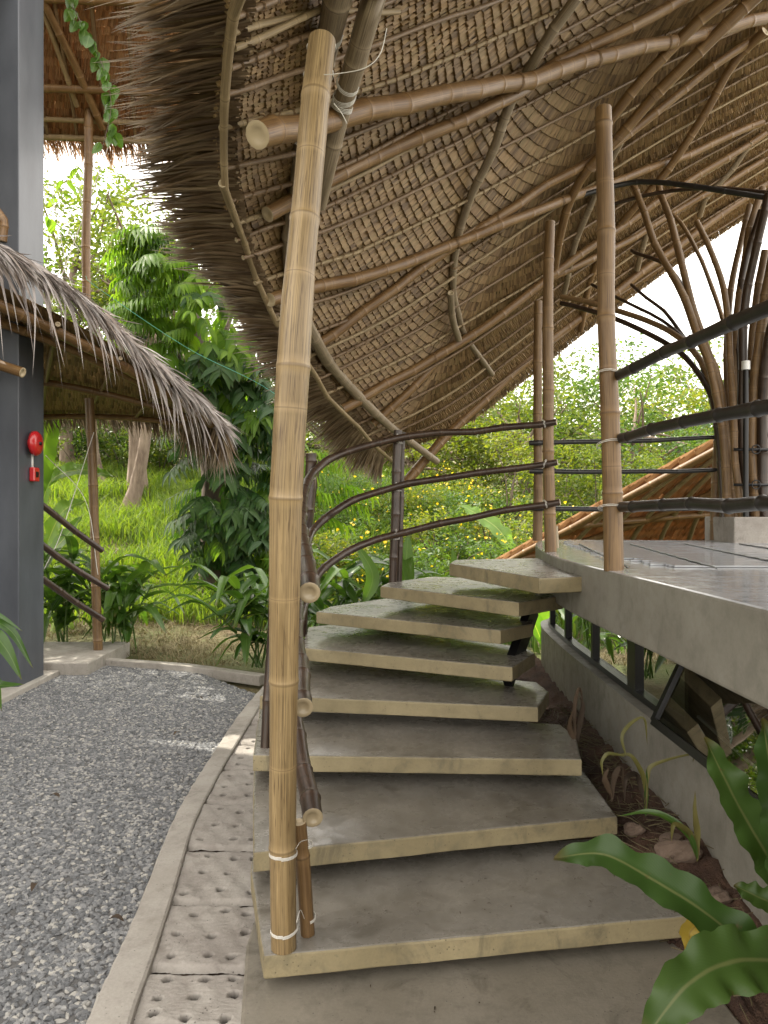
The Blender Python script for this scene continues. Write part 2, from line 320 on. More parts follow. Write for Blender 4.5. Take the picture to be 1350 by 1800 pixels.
M['leaf_ginger'] = leaf_mat('leaf_ginger', (.045, .105, .02), (.085, .165, .03), .38, .30, rib=(.12, .2, .06))
M['leaf_fern'] = leaf_mat('leaf_fern', (.040, .085, .018), (.080, .135, .028), .25, .40, rib=(.14, .16, .06), spec=.35)
M['leaf_banana'] = leaf_mat('leaf_banana', (.09, .20, .04), (.16, .28, .05), .5, .4, rib=(.3, .38, .12))
M['leaf_dead'] = leaf_mat('leaf_dead', (.032, .02, .011), (.075, .046, .024), .06, .8, tcol=(1, 1, 1))
M['leaf_wilt'] = leaf_mat('leaf_wilting', (.12, .12, .03), (.20, .17, .05), .3, .5, tcol=(1.3, 1.3, .6))
M['leaf_gold'] = leaf_mat('leaf_gold', (.40, .27, .035), (.45, .33, .05), .3, .45, rib=(.3, .2, .05), tcol=(1.3, 1.2, .5))
M['grass'] = leaf_mat('grass', (.085, .16, .022), (.19, .25, .04), .45, .6)
M['dry_grass'] = leaf_mat('dry_grass', (.16, .13, .07), (.30, .25, .14), .2, .8, tcol=(1.1, 1.1, .8))
M['flower'] = leaf_mat('flower_yellow', (.75, .50, .03), (.8, .6, .05), .3, .5)
n = NT('bark'); P = n.coord(); a = n.noise(n.mapv(P, (1, 1, .25)), 9, 6, .65); n.col(n.mix(n.rng(a, .3, .7), (.09, .06, .042), (.26, .20, .15))); n.rough(.85); n.bump(a, .8, .02); M['bark'] = n.m
n = NT('bark_vine'); P = n.coord(); a = n.noise(n.mapv(P, (1, 1, .25)), 12, 6, .65); n.col(n.mix(n.rng(a, .3, .7), (.06, .045, .035), (.15, .11, .08))); n.rough(.85); n.bump(a, .8, .02); M['bark_dark'] = n.m
n = NT('soil'); P = n.coord(); a = n.noise(P, 5, 6, .7); b = n.noise(P, 38, 5, .7); n.col(n.mix(n.rng(a, .35, .65), (.045, .022, .014), (.12, .065, .04))); n.rough(.95); n.bump(b, 1., .03); M['soil'] = n.m
n = NT('earth'); P = n.coord(); a = n.noise(P, .55, 6, .65); b = n.noise(P, 14, 5, .7)
c = n.mix(n.rng(a, .38, .62), (.09, .11, .028), (.13, .085, .048)); c = n.mix(n.rng(b, .4, .7, 0, .6), c, (.055, .07, .02)); n.col(c); n.rough(.95); n.bump(b, .8, .04); M['earth'] = n.m
n = NT('gravel_bed'); P = n.coord(); b = n.noise(P, 60, 4, .7); n.col(n.mix(b, (.06, .06, .062), (.16, .155, .15))); n.rough(.95); n.bump(b, .8, .01); M['gravel_bed'] = n.m
n = NT('pebble'); r_ = n.attr('pcol', 'Fac', 'INSTANCER'); P = n.coord('Generated'); b = n.noise(n.coord(), 60, 3)
cr = n.n('ShaderNodeValToRGB'); n.l(r_, cr.inputs[0]); e = cr.color_ramp.elements; e[0].color = (.055, .060, .068, 1); e[1].color = (.36, .345, .31, 1); x = e.new(.5); x.color = (.118, .124, .134, 1); x = e.new(.8); x.color = (.205, .207, .21, 1)
n.col(n.mix(n.rng(b, .4, .7, 0, .3), cr.outputs[0], (.32, .31, .29))); n.rough(.62); M['pebble'] = n.m
n = NT('rock'); P = n.coord(); b = n.noise(P, 20, 5, .7); n.col(n.mix(b, (.09, .06, .045), (.22, .16, .12))); n.rough(.9); n.bump(b, .7, .02); M['rock'] = n.m
n = NT('deck_slat'); P = n.coord(); b = n.noise(n.mapv(P, (1, 12, 1)), 6, 3); n.col(n.mix(n.rng(b, .3, .7), (.26, .27, .285), (.46, .47, .49))); n.rough(.12); M['slat'] = n.m  # sky sheen on the strips is painted into this grey-blue base

# ---------------------------------------------------------------- ground
def terr(x, y):
    s = np.clip((y-9.3)/11, 0, 1); s = s*s*(3-2*s)
    right = np.clip((x-.5)/5, 0, 1); z = s*2.6*(1-.55*right)+np.clip(y-20, 0, 200)*.10
    z = z+.10*np.sin(x*.9+y*.5)*np.clip((y-9)/3, 0, 1)+.05*np.sin(x*2.3-y*1.7)*np.clip((y-9)/3, 0, 1)
    low = np.clip((y-7.6)/.8, 0, 1); return z-.06+.03*low
def terrf(x, y): return float(terr(np.array(float(x)), np.array(float(y))))
xs = np.concatenate([np.linspace(-140, -16, 16), np.linspace(-15, 15, 76), np.linspace(16, 140, 16)]); ys = np.concatenate([np.linspace(-60, -1, 12), np.linspace(0, 32, 90), np.linspace(33, 220, 30)])
XX, YY = np.meshgrid(xs, ys); ZZ = terr(XX, YY); nx = len(xs); i = np.arange((len(ys)-1)*(nx-1)); a, b = i//(nx-1), i % (nx-1)
mb = MB(); mb.add(np.stack([XX, YY, ZZ], -1).reshape(-1, 3), np.stack([a*nx+b, a*nx+b+1, (a+1)*nx+b+1, (a+1)*nx+b], 1)); mb.build('ground', M['earth'], kind='structure')

cur_out = [(150, 1800), (195, 1700), (240, 1600), (300, 1450), (335, 1385), (370, 1330), (420, 1255), (462, 1206)]
cur_in = [(228, 1800), (262, 1700), (298, 1590), (340, 1450), (372, 1385), (402, 1330), (440, 1268), (474, 1212)]
CO = np.array([atz(px, py, .045)[:2] for px, py in cur_out]); CI = np.array([atz(px, py, .045)[:2] for px, py in cur_in])
# carry the kerb on towards the viewer, out of the frame
def ext(C):
    d_ = C[0]-C[1]; return np.vstack([[C[0]+d_*5.2+np.array([.15, 0])], [C[0]+d_*2.5+np.array([.04, 0])], C])
CO, CI = ext(CO), ext(CI); CO = catmull(CO, 90); CI = catmull(CI, 90)
FAR = [atz(px, py, 0)[:2] for px, py in ((462, 1199), (330, 1180), (170, 1168), (80, 1185))]
# gravel bed polygon, left of the kerb
poly = [tuple(p) for p in CO[::3]]+[tuple(FAR[1]+[0, .05]), tuple(FAR[2]), (-3.0, 7.55), (-5.0, 6.9), (-6.0, 1.0), (-2, .6)]
mb = MB(); mb.add([(x, y, .0) for x, y in poly], [list(range(len(poly)))[::-1]] if False else [list(range(len(poly)))])
gbed = mb.build('gravel_bed', M['gravel_bed'], smooth=False, kind='structure')
mb = MB(); mb.add([(x, y, .004) for x, y in poly], [list(range(len(poly)))])
grav = mb.build('gravel', M['gravel_bed'], smooth=False, label='loose grey pebble gravel filling the courtyard left of the kerb', cat='gravel', kind='stuff')
g = bpy.data.node_groups.new('pebbles', 'GeometryNodeTree'); g.interface.new_socket('Geometry', in_out='INPUT', socket_type='NodeSocketGeometry'); g.interface.new_socket('Geometry', in_out='OUTPUT', socket_type='NodeSocketGeometry')
N_ = g.nodes.new; gi = N_('NodeGroupInput'); go = N_('NodeGroupOutput'); L_ = g.links.new; tri = N_('GeometryNodeTriangulate'); L_(gi.outputs[0], tri.inputs[0])
dp = N_('GeometryNodeDistributePointsOnFaces'); dp.inputs['Density'].default_value = 4300; L_(tri.outputs[0], dp.inputs[0])
jn = N_('GeometryNodeJoinGeometry')
for q in range(3):
    ico = N_('GeometryNodeMeshIcoSphere'); ico.inputs['Radius'].default_value = 1; ico.inputs['Subdivisions'].default_value = 2
    sp = N_('GeometryNodeSetPosition'); nz = N_('ShaderNodeTexNoise'); nz.noise_dimensions = '4D'; nz.inputs['W'].default_value = q*3.7; nz.inputs['Scale'].default_value = .9; nz.inputs['Detail'].default_value = 1
    vm = N_('ShaderNodeVectorMath'); vm.operation = 'SUBTRACT'; vm.inputs[1].default_value = (.5, .5, .5); L_(nz.outputs['Color'], vm.inputs[0]); v2 = N_('ShaderNodeVectorMath'); v2.operation = 'SCALE'; v2.inputs['Scale'].default_value = 1.5; L_(vm.outputs[0], v2.inputs[0])
    L_(ico.outputs[0], sp.inputs[0]); L_(v2.outputs[0], sp.inputs['Offset']); sm = N_('GeometryNodeSetMaterial'); sm.inputs['Material'].default_value = M['pebble']; L_(sp.outputs[0], sm.inputs[0]); gi_ = N_('GeometryNodeGeometryToInstance'); L_(sm.outputs[0], gi_.inputs[0]); L_(gi_.outputs[0], jn.inputs[0])
ip = N_('GeometryNodeInstanceOnPoints'); L_(dp.outputs[0], ip.inputs['Points']); L_(jn.outputs[0], ip.inputs['Instance']); ip.inputs['Pick Instance'].default_value = True
def rv(lo, hi, seed, vec=True):
    x = N_('FunctionNodeRandomValue'); x.data_type = 'FLOAT_VECTOR' if vec else 'FLOAT'
    if vec: x.inputs[0].default_value = lo; x.inputs[1].default_value = hi
    else: x.inputs[2].default_value = lo; x.inputs[3].default_value = hi
    x.inputs['Seed'].default_value = seed; return x.outputs[0 if vec else 1]
L_(rv((-.45, -.45, 0), (.45, .45, 6.28), 3), ip.inputs['Rotation']); L_(rv((.007, .006, .0045), (.0215, .015, .0105), 4), ip.inputs['Scale'])
tr_ = N_('GeometryNodeTranslateInstances'); L_(ip.outputs[0], tr_.inputs[0]); L_(rv((0, 0, .002), (0, 0, .016), 5), tr_.inputs['Translation'])
sa = N_('GeometryNodeStoreNamedAttribute'); sa.data_type = 'FLOAT'; sa.domain = 'INSTANCE'; sa.inputs['Name'].default_value = 'pcol'; L_(tr_.outputs[0], sa.inputs[0]); L_(rv(0, 1, 6, False), sa.inputs['Value'])
j2 = N_('GeometryNodeJoinGeometry'); L_(sa.outputs[0], j2.inputs[0]); L_(gi.outputs[0], j2.inputs[0]); L_(j2.outputs[0], go.inputs[0])
grav.modifiers.new('pebbles', 'NODES').node_group = g

# kerb: cast concrete border in short lengths
mb = MB(); nK = len(CO); V = []
for k in range(nK): V += [(*CO[k], -.05), (*CO[k], .04+.004*math.sin(k*1.7)), (*(CO[k]*.93+CI[k]*.07), .047), (*(CO[k]*.07+CI[k]*.93), .047), (*CI[k], .04), (*CI[k], -.05)]
fs = [[k*6+j, k*6+j+1, (k+1)*6+j+1, (k+1)*6+j] for k in range(nK-1) for j in range(5)]; fs += [[0, 5, 4, 3, 2, 1], [(nK-1)*6+j for j in range(6)]]
mb.add(V, fs); mb.build('kerb', M['curb'], smooth=False, kind='structure')
mb = MB()
for (p, q) in ((FAR[0], FAR[1]), (FAR[1], FAR[2])): bar(mb, (*p, .02), (*(q+(q-p)*.001), .02), .11, .10)
bevel(mb.build('kerb', M['curb'], smooth=False, kind='structure'), .008)
# perforated pavers between kerb and stair
path = bpy.data.objects.new('path', None); COL.objects.link(path); path['kind'] = 'structure'
mb = MB(); P_ = [(x, y, -.012) for x, y in CI[::3]]+[(.2, 5.2, -.012), (.2, .8, -.012)]; mb.add(P_, [list(range(len(P_)))]); mb.build('paving_bed', M['soil'], path, smooth=False)
yj = [atz(440, py, .03)[1] for py in (1800, 1700, 1583, 1490, 1411, 1352, 1308, 1272, 1242, 1222)]; yj = [1.35, 1.85]+yj
tilt = -.06
def cix(y): return float(np.interp(y, CI[:, 1], CI[:, 0]))
for k in range(len(yj)-1):
    y0, y1 = yj[k]+.008, yj[k+1]-.008; nu, nv = 92, 70; hs = []
    for a in range(5):
        for b in range(3): hs.append(((a+.5)/5*1.02+rnd(-.04, .04), (b+.5)/3+rnd(-.05, .05), rnd(.0115, .0145)))
    u = np.linspace(0, 1, nu); v = np.linspace(0, 1, nv); U, Vv = np.meshgrid(u, v); xr = .05
    X0 = np.array([cix(y0+(y1-y0)*t) for t in v])[:, None]-.012; X = X0+(xr-X0)*U**1.15; Y = y0+(y1-y0)*Vv+tilt*(X+.7)*.4
    wd = abs(xr-X0.mean()); ed = np.minimum(np.minimum(U*wd, (1-U)*wd), np.minimum(Vv, 1-Vv)*(y1-y0)); z = .026+rnd(-.006, .006)-.022*np.exp(-(ed/.012)**2)
    ho = np.zeros_like(X); o1, o2 = rnd(0, 9), rnd(0, 9); z = z+.003*np.sin(X*23+o1)*np.cos(Y*19+o2)+.0018*np.sin(X*61+Y*40+o1)+rng.normal(0, .0011, X.shape)
    for (hx, hy, hr) in hs:
        cx, cy = X0.mean()+(xr-X0.mean())*hx*.62+.03, y0+(y1-y0)*hy; hd = np.clip(1.25-np.hypot(X-cx, (Y-cy)*.9)/hr, 0, .35)/.35; z = z-.03*hd; ho = np.maximum(ho, hd)
    mb = MB(); i = np.arange((nv-1)*(nu-1)); a, b = i//(nu-1), i % (nu-1); mb.add(np.stack([X, Y, z], -1).reshape(-1, 3), np.stack([a*nu+b, a*nu+b+1, (a+1)*nu+b+1, (a+1)*nu+b], 1), hole=ho.ravel())
    mb.build('paver', M['paver'], path)

# ---------------------------------------------------------------- staircase
def h2(px, py, h): p = atz(px, py, EYE-h); return (p[0], p[1])
TR = [  # plan outlines (x,y) from front left, counterclockwise; top height
    (1.45, [h2(465, 1680, 1.45), h2(1225, 1607, 1.45), h2(1196, 1562, 1.45), (1.05, 3.30), (-.55, 3.10), h2(441, 1530, 1.45)]),
    (1.30, [h2(445, 1498, 1.30), h2(1086, 1435, 1.30), h2(1045, 1378, 1.30), (1.0, 3.75), (-.66, 3.75), h2(446, 1378, 1.30)]),
    (1.15, [h2(445, 1327, 1.15), h2(1022, 1335, 1.15), h2(1012, 1295, 1.15), (.96, 4.0), (-.74, 4.4), h2(456, 1250, 1.15)]),
    (1.00, [h2(457, 1222, 1.0), h2(945, 1243, 1.0), h2(965, 1215, 1.0), (.90, 4.35), (-.5, 5.0), h2(500, 1180, 1.0)]),
    (.83, [h2(530, 1138, .83), h2(902, 1173, .83), h2(940, 1148, .83), (.88, 4.5), (-.2, 5.6), h2(541, 1102, .83)]),
    (.66, [h2(557, 1075, .66), h2(879, 1108, .66), h2(938, 1096, .66), (.93, 4.6), (.05, 5.7), h2(580, 1066, .66)]),
    (.49, [h2(668, 1030, .49), h2(913, 1059, .49), h2(990, 1047, .49), (1.02, 4.7), (.62, 5.55), (.35, 5.6), h2(683, 1024, .49)]),
    (.32, [h2(790, 990, .32), h2(948, 1016, .32), h2(1030, 1013, .32), (1.07, 4.5), h2(945, 981, .32), h2(800, 984, .32)]),
]
stair = thing('staircase', (.2, 3.2, 0), 'curved flight of thick concrete slab steps winding up to the raised deck', 'staircase')
for k, (h, pl) in enumerate(TR):
    z = EYE-h; th = .078; c = MB(); pl = [(x+rnd(-.004, .004), y+rnd(-.004, .004)) for x, y in pl]
    # subdivide outline so the cast edge can wobble
    q = []
    for a, b in zip(pl, pl[1:]+pl[:1]):
        m = max(2, int(math.dist(a, b)/.09))
        for t in range(m): q.append((a[0]+(b[0]-a[0])*t/m+(rnd(-.0022, .0022) if t else 0), a[1]+(b[1]-a[1])*t/m+(rnd(-.0022, .0022) if t else 0)))
    m = len(q); cx, cy = sum(p[0] for p in pl)/len(pl), sum(p[1] for p in pl)/len(pl); bv = .009
    def ins(p, d_): L = math.dist(p, (cx, cy)); f = 1-d_/L; return (cx+(p[0]-cx)*f, cy+(p[1]-cy)*f)
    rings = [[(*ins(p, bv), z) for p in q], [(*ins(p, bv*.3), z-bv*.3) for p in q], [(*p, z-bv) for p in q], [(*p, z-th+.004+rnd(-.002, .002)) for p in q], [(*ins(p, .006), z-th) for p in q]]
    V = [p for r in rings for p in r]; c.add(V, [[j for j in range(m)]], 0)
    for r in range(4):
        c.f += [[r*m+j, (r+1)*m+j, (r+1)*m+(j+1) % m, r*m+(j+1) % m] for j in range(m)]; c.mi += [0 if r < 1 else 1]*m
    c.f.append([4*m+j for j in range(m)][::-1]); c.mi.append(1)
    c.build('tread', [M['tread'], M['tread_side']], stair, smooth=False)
# base slab
c = MB(); bl = [h2(433, 1660, 1.575), (-.36, 1.7), (-.30, .9), (1.15, .9), (1.12, 2.0), h2(1190, 1655, 1.575), (1.1, 3.0), (-.5, 3.0)]
m = len(bl); c.add([(x, y, .045) for x, y in bl]+[(x, y, -.08) for x, y in bl], [list(range(m))]+[[j, m+j, m+(j+1) % m, (j+1) % m] for j in range(m)]); bevel(c.build('base_slab', M['pad'], stair, smooth=False), .01)
# steel spine under the upper treads
c = MB(); bar(c, (.70, 4.22, .66), (.93, 4.62, 1.02), .05, .12); bar(c, (.90, 4.60, 1.02), (1.10, 4.66, 1.07), .05, .07); c.build('stringer', M['black_steel'], stair, smooth=False)
for k, (h, pl) in enumerate(TR[:4]):       # riser walls that carry the lower treads
    c = MB(); a, b = np.array(pl[-1])*.5+np.array(pl[0])*.5, np.array(pl[2]); a = a+(b-a)*.08; b = b-(b-a)*.08; z = EYE-h-.078; bar(c, (*a, z/2-.02), (*b, z/2-.02), .12, z); c.build('bearer', M['fascia'], stair, smooth=False)

# ---------------------------------------------------------------- raised building on the right
deckc = [(1.05, -.6), (1.04, .6), (1.03, 1.5), (1.02, 2.1), (1.01, 2.8), (.985, 3.45), (.985, 4.1), (1.03, 4.7), (1.17, 5.7), (1.38, 6.6), (1.60, 6.95)]
DC = catmull(deckc, 110); rest = [(3.2, 6.75), (5.0, 6.3), (8.5, 5.6), (8.5, -.6)]
house = thing('round_house', (3, 3, 0), 'raised round concrete house with a deck on top and a ribbon of low windows', 'house')
ZD = EYE-.26
def ring_strip(mb, C, z0, z1, th, inset=0, mi=(0, 0)):
    T = np.gradient(C, axis=0); T /= np.linalg.norm(T, axis=1)[:, None]; Nn = np.stack([T[:, 1], -T[:, 0]], 1)   # to the right = inside
    A = C+Nn*inset; B = C+Nn*(inset+th); V = []; m = len(C)
    for k in range(m): V += [(*A[k], z0), (*A[k], z1), (*B[k], z1), (*B[k], z0)]
    fs = []; 
    for k in range(m-1):
        for j in range(4): fs.append([k*4+j, (k+1)*4+j, (k+1)*4+(j+1) % 4, k*4+(j+1) % 4])
    fs += [[0, 1, 2, 3], [(m-1)*4+j for j in (3, 2, 1, 0)]]; mb.add(V, fs)
c = MB(); pl = [tuple(p) for p in DC]+rest; m = len(pl)
c.add([(x, y, ZD) for x, y in pl]+[(x, y, ZD-.27) for x, y in pl], [list(range(m))[::-1]], 1); c.f += [[j, (j+1) % m, m+(j+1) % m, m+j] for j in range(m)]; c.mi += [0]*m; c.f.append([m+j for j in range(m)]); c.mi.append(0)
o = c.build('deck_slab', [M['fascia'], M['deck']], house, smooth=False); bevel(o, .012, 2, 50)
WL = catmull([(1.36, -.5), (1.33, .8), (1.32, 2), (1.31, 3), (1.30, 3.8), (1.31, 4.6), (1.33, 5.6), (1.395, 6.55), (1.55, 6.95), (1.9, 7.1)], 110)
c = MB(); ring_strip(c, WL, -.3, .60, .18, 0); c.build('lower_wall', M['fascia'], house, smooth=False)
c = MB(); ring_strip(c, WL, .60, .615, .16, -.005); c.build('sill', M['fascia'], house, smooth=False)
# window ribbon
win = bpy.data.objects.new('window_ribbon', None); COL.objects.link(win); win.parent = house
win.location = (0, 0, 0)
T = np.gradient(WL, axis=0); T /= np.linalg.norm(T, axis=1)[:, None]; WC = WL+np.stack([T[:, 1], -T[:, 0]], 1)*.06
c = MB(); ring_strip(c, WC, .616, .65, .05); ring_strip(c, WC, 1.05, 1.088, .05); c.build('frame', M['black_steel'], win, smooth=False)
def wat(y): return np.array([np.interp(y, WC[:, 1], WC[:, 0]), y])
muls = [.6, 2.0, 3.34, 4.08, 4.9, 5.7, 6.4]
for y in muls:
    c = MB(); p = wat(y)+[.026, 0]; bar(c, (p[0], y, .65), (p[0], y, 1.05), .13 if y == 4.08 else .04, .05, up=(1, 0, 0)); c.build('mullion', M['black_steel'], win, smooth=False)
ms = [-.4]+muls+[6.9]
for a, b in zip(ms, ms[1:]):
    if b in (2.0, 3.34):      # top hung sash pushed open
        q = [(1.20, b-.06, .69), (1.20, a+.05, .69), (1.37, a+.05, 1.05), (1.37, b-.06, 1.05)]; sh = MB()
        for e_, f_ in zip(q, q[1:]+q[:1]): bar(sh, e_, f_, .034, .03, up=(.43, 0, -.2))
        sh.build('open_sash', M['black_steel'], win, smooth=False)
        c = MB(); c.add([(x-.004, y, z) for x, y, z in q], [[0, 1, 2, 3]]); c.build('pane', M['tinted_glass'], win, smooth=False)
        c = MB(); bar(c, (1.36, (a+b)/2, .68), (1.26, (a+b)/2+.3, .80), .010, .010); c.build('stay', M['white'], win, smooth=False)
        continue
    ys_ = np.linspace(a, b, 6); c = MB(); V = []
    for y in ys_: p = wat(y); V += [(p[0]+.026, y, .64), (p[0]+.026, y, 1.06)]
    c.add(V, [[2*j, 2*j+2, 2*j+3, 2*j+1] for j in range(5)]); c.build('pane', M['glass'], win, smooth=False)
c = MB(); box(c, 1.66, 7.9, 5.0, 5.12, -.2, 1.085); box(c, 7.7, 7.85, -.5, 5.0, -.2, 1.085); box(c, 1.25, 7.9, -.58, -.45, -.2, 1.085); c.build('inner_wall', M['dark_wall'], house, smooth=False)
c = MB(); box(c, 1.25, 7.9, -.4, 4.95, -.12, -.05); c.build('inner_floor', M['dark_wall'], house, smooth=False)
# bamboo strip mat on the deck
c = MB(); y = 6.45; 
while y > 3.45:
    x = 1.28+max(0, (y-4.7))*.14+rnd(0, .12)
    while x < 6.5:
        L = rnd(.5, 1.1); 
        if y < 6.35-.1*(x-1.6)+.3: bar(c, (x, y, ZD+.006), (x+L-.012, y-.1*L*.3, ZD+.006), .026, .008)
        x += L
    y -= .031
c.build('bamboo_strips', M['slat'], house, smooth=False, kind='stuff')
for (a, b), (e_, f_) in (((1018, 956), (1105, 998)), ((1108, 956), (1262, 999)), ((1205, 956), (1400, 995)), ((1300, 956), (1560, 995))):
    p, q = atz(a, b, ZD+.014), atz(e_, f_, ZD+.014); c = MB(); t = np.linspace(0, 1, 30)[:, None]; W_ = p+(q-p)*t; W_[:, 0] += .008*np.sin(np.arange(30)*2.1); wire(c, W_, .004, 4, n=40); c.build('mat_cord', M['bam_black'], house)

# ---------------------------------------------------------------- deck posts and railings
def rail_thing(label, loc, grp=None): return thing('bamboo_railing', loc, label, 'railing', grp)
near = rail_thing('black bamboo railing with three stout rails along the near deck edge', tuple(at(1078, 1002, 3.31)))
def one_loop(parent, c_, ax, rr, turns=2, wr=.0016, tilt=.3, pitch=.006, mat='wire'):
    c = MB(); loop(c, c_, ax, rr, wr, turns, tilt, pitch); return c.build('tie', M[mat], parent)
def lash(parent, spots, mat='wire', r=.0016, turns=2):
    for p, ax, rr in spots: one_loop(parent, p, ax, rr, turns, r, rnd(-.5, .5), .006, mat)
p0, p1 = at(1079, 1003, 3.31), at(1060, 190, 3.33)
bamboo('post', [p0, (p0*.5+p1*.5)+[-.006, 0, 0], p1], .043, M['bam_post'], near, r1=.036, node=.42, seg=16)
for zz, pts in ((2.23, [(1.04, 3.30), (1.10, 2.8), (1.15, 2.2), (1.21, 1.5), (1.25, .7)]), (1.95, [(1.045, 3.30), (1.12, 2.8), (1.20, 2.2), (1.26, 1.5), (1.28, .7)]), (1.645, [(1.05, 3.30), (1.12, 2.8), (1.18, 2.2), (1.25, 1.5), (1.28, .7)])):
    bamboo('rail', [(x, y, zz+.004*math.sin(y*5)) for x, y in pts], .022, M['bam_black'], near, r1=.027, node=.24, seg=14, bulge=1.3)
lash(near, [(at(1067, 660, 3.31), (0, .1, 1), .05), (at(1069, 780, 3.31), (0, .1, 1), .05), (at(1072, 892, 3.31), (0, .1, 1), .05)])
far = rail_thing('thin dark bamboo railing along the far deck edge, beyond the middle posts', tuple(at(945, 948, 6.8)))
bamboo('post', [at(945, 950, 6.62), at(946, 530, 6.62)], .043, M['bam_post'], far, r1=.038, node=.4)
bamboo('post', [at(1256, 950, 6.35), at(1264, 755, 6.35)], .04, M['bam_post'], far, node=.35)
for ya, yb in ((779, 768), (828, 826), (893, 893)):
    bamboo('rail', [at(930, ya, 6.55), at(1080, (ya+yb)/2+2, 6.5), at(1268, yb, 6.32)], .022, M['bam_black'], far, r1=.018, node=.3)
bamboo('rail', [at(1262, 768, 6.3), at(1420, 760, 6.0)], .02, M['bam_black'], far, node=.3)

srail = rail_thing('dark brown bamboo stair railing with three rails curving up beside the steps', tuple(at(705, 1022, 5.22)))
bamboo('post', [at(968, 970, 4.83), at(963, 700, 4.83), at(967, 390, 4.83)], .038, M['bam_post'], srail, r1=.034, node=.42)
bamboo('post', [at(978, 963, 4.87), at(976, 925, 4.87)], .018, M['bam_dark'], srail, node=.3)
bamboo('post', [at(691, 1024, 5.2), at(700, 757, 5.22)], .030, M['bam_dark'], srail, node=.36, r1=.03)
bamboo('post', [at(701, 1023, 5.26), at(708, 760, 5.28)], .022, M['bam_dark'], srail, node=.30)
bamboo('post', [at(530, 1118, 5.05), at(547, 797, 5.05)], .040, M['bam_dark'], srail, node=.36, r1=.036)
bamboo('post', [at(467, 1318, 3.62), at(478, 1100, 3.7), at(486, 930, 3.75)], .026, M['bam_dark'], srail, node=.36)
bamboo('post', [at(541, 1640, 2.54), at(534, 1530, 2.52), at(526, 1445, 2.50)], .024, M['bam_post'], srail, node=.4, label='short brown bamboo stub tied to the tall post')
r1 = [(544, 1042, 2.36), (538, 1005, 2.6), (531, 955, 3.1), (528, 905, 3.8), (536, 858, 4.5), (556, 826, 4.95), (600, 797, 5.15), (700, 770, 5.15), (840, 757, 4.95), (978, 742, 4.75)]
r2 = [(533, 1244, 2.45), (530, 1215, 2.6), (527, 1165, 2.9), (522, 1110, 3.3), (524, 1040, 3.9), (536, 965, 4.5), (560, 922, 4.9), (620, 880, 5.1), (700, 855, 5.15), (840, 832, 4.95), (980, 812, 4.75)]
r3 = [(550, 1438, 2.5), (540, 1395, 2.65), (524, 1310, 2.95), (517, 1230, 3.3), (520, 1130, 3.9), (540, 1040, 4.45), (570, 998, 4.8), (625, 962, 5.05), (700, 938, 5.15), (850, 905, 4.95), (985, 883, 4.75)]
for rr, ra in ((r1, .036), (r2, .033), (r3, .034)):
    bamboo('rail', [at(*p) for p in rr], ra, M['bam_dark'], srail, r1=.021, node=.23, seg=16, bulge=1.1, crook=.003)
sp = []
for px, py in ((700, 770), (697, 855), (694, 938)): sp.append((at(px, py, 5.16), (1, 0, .1), .028)); sp.append((at(px, py+8, 5.21), (0, 0, 1), .035))
for px, py in ((968, 743), (969, 813), (970, 884)): sp.append((at(px-12, py+2, 4.78), (1, 0, .1), .026)); sp.append((at(px, py, 4.83), (0, 0, 1), .04))
sp += [(at(543, 842, 4.98), (0, 0, 1), .043), (at(540, 960, 4.98), (0, 0, 1), .043)]
lash(srail, sp, 'wire', .0013, 2)

# main pole
mp = thing('bamboo_post', tuple(at(500, 1665, 2.46)), 'tall straw coloured bamboo post on the lowest step, tied to the roof beams', 'post')
P = [at(499, 1664, 2.46), at(497, 1400, 2.40), at(503, 1000, 2.30), at(518, 600, 2.26), at(545, 300, 2.32), at(566, 72, 2.42)]
mb = MB(); culm(mb, P, [.041, .043, .047, .051, .049, .046, .044], seg=24, node=.50, bulge=.55, crook=.005); mb.build('culm', M['bam_tan'], mp)
for px, py, Y, r_, tn in ((500, 1632, 2.455, .044, 3), (541, 1612, 2.54, .0255, 3), (498, 1500, 2.43, .0445, 3), (536, 1483, 2.53, .0255, 3)): one_loop(mp, at(px, py, Y), P[0]-P[1], r_, tn, .0014, .15, .004)
for px, py, Y, r_ in ((565, 84, 2.43, .046), (560, 132, 2.41, .047)): one_loop(mp, at(px, py, Y), P[-1]-P[-2], r_, 2, .0014, .15, .004)
for pts, r_ in (([at(521, 1622, 2.41), at(528, 1600, 2.46), at(535, 1615, 2.51)], .0013), ([at(520, 1492, 2.39), at(528, 1480, 2.45), at(540, 1476, 2.5)], .0013), ([at(548, 150, 2.37), at(560, 133, 2.35), at(590, 130, 2.33), at(640, 120, 2.3), at(668, 95, 2.3), at(680, 50, 2.3)], .0014), ([at(587, 182, 2.3), at(600, 198, 2.28), at(610, 217, 2.27)], .0012)):
    c = MB(); wire(c, pts, r_); c.build('tie', M['wire'], mp)

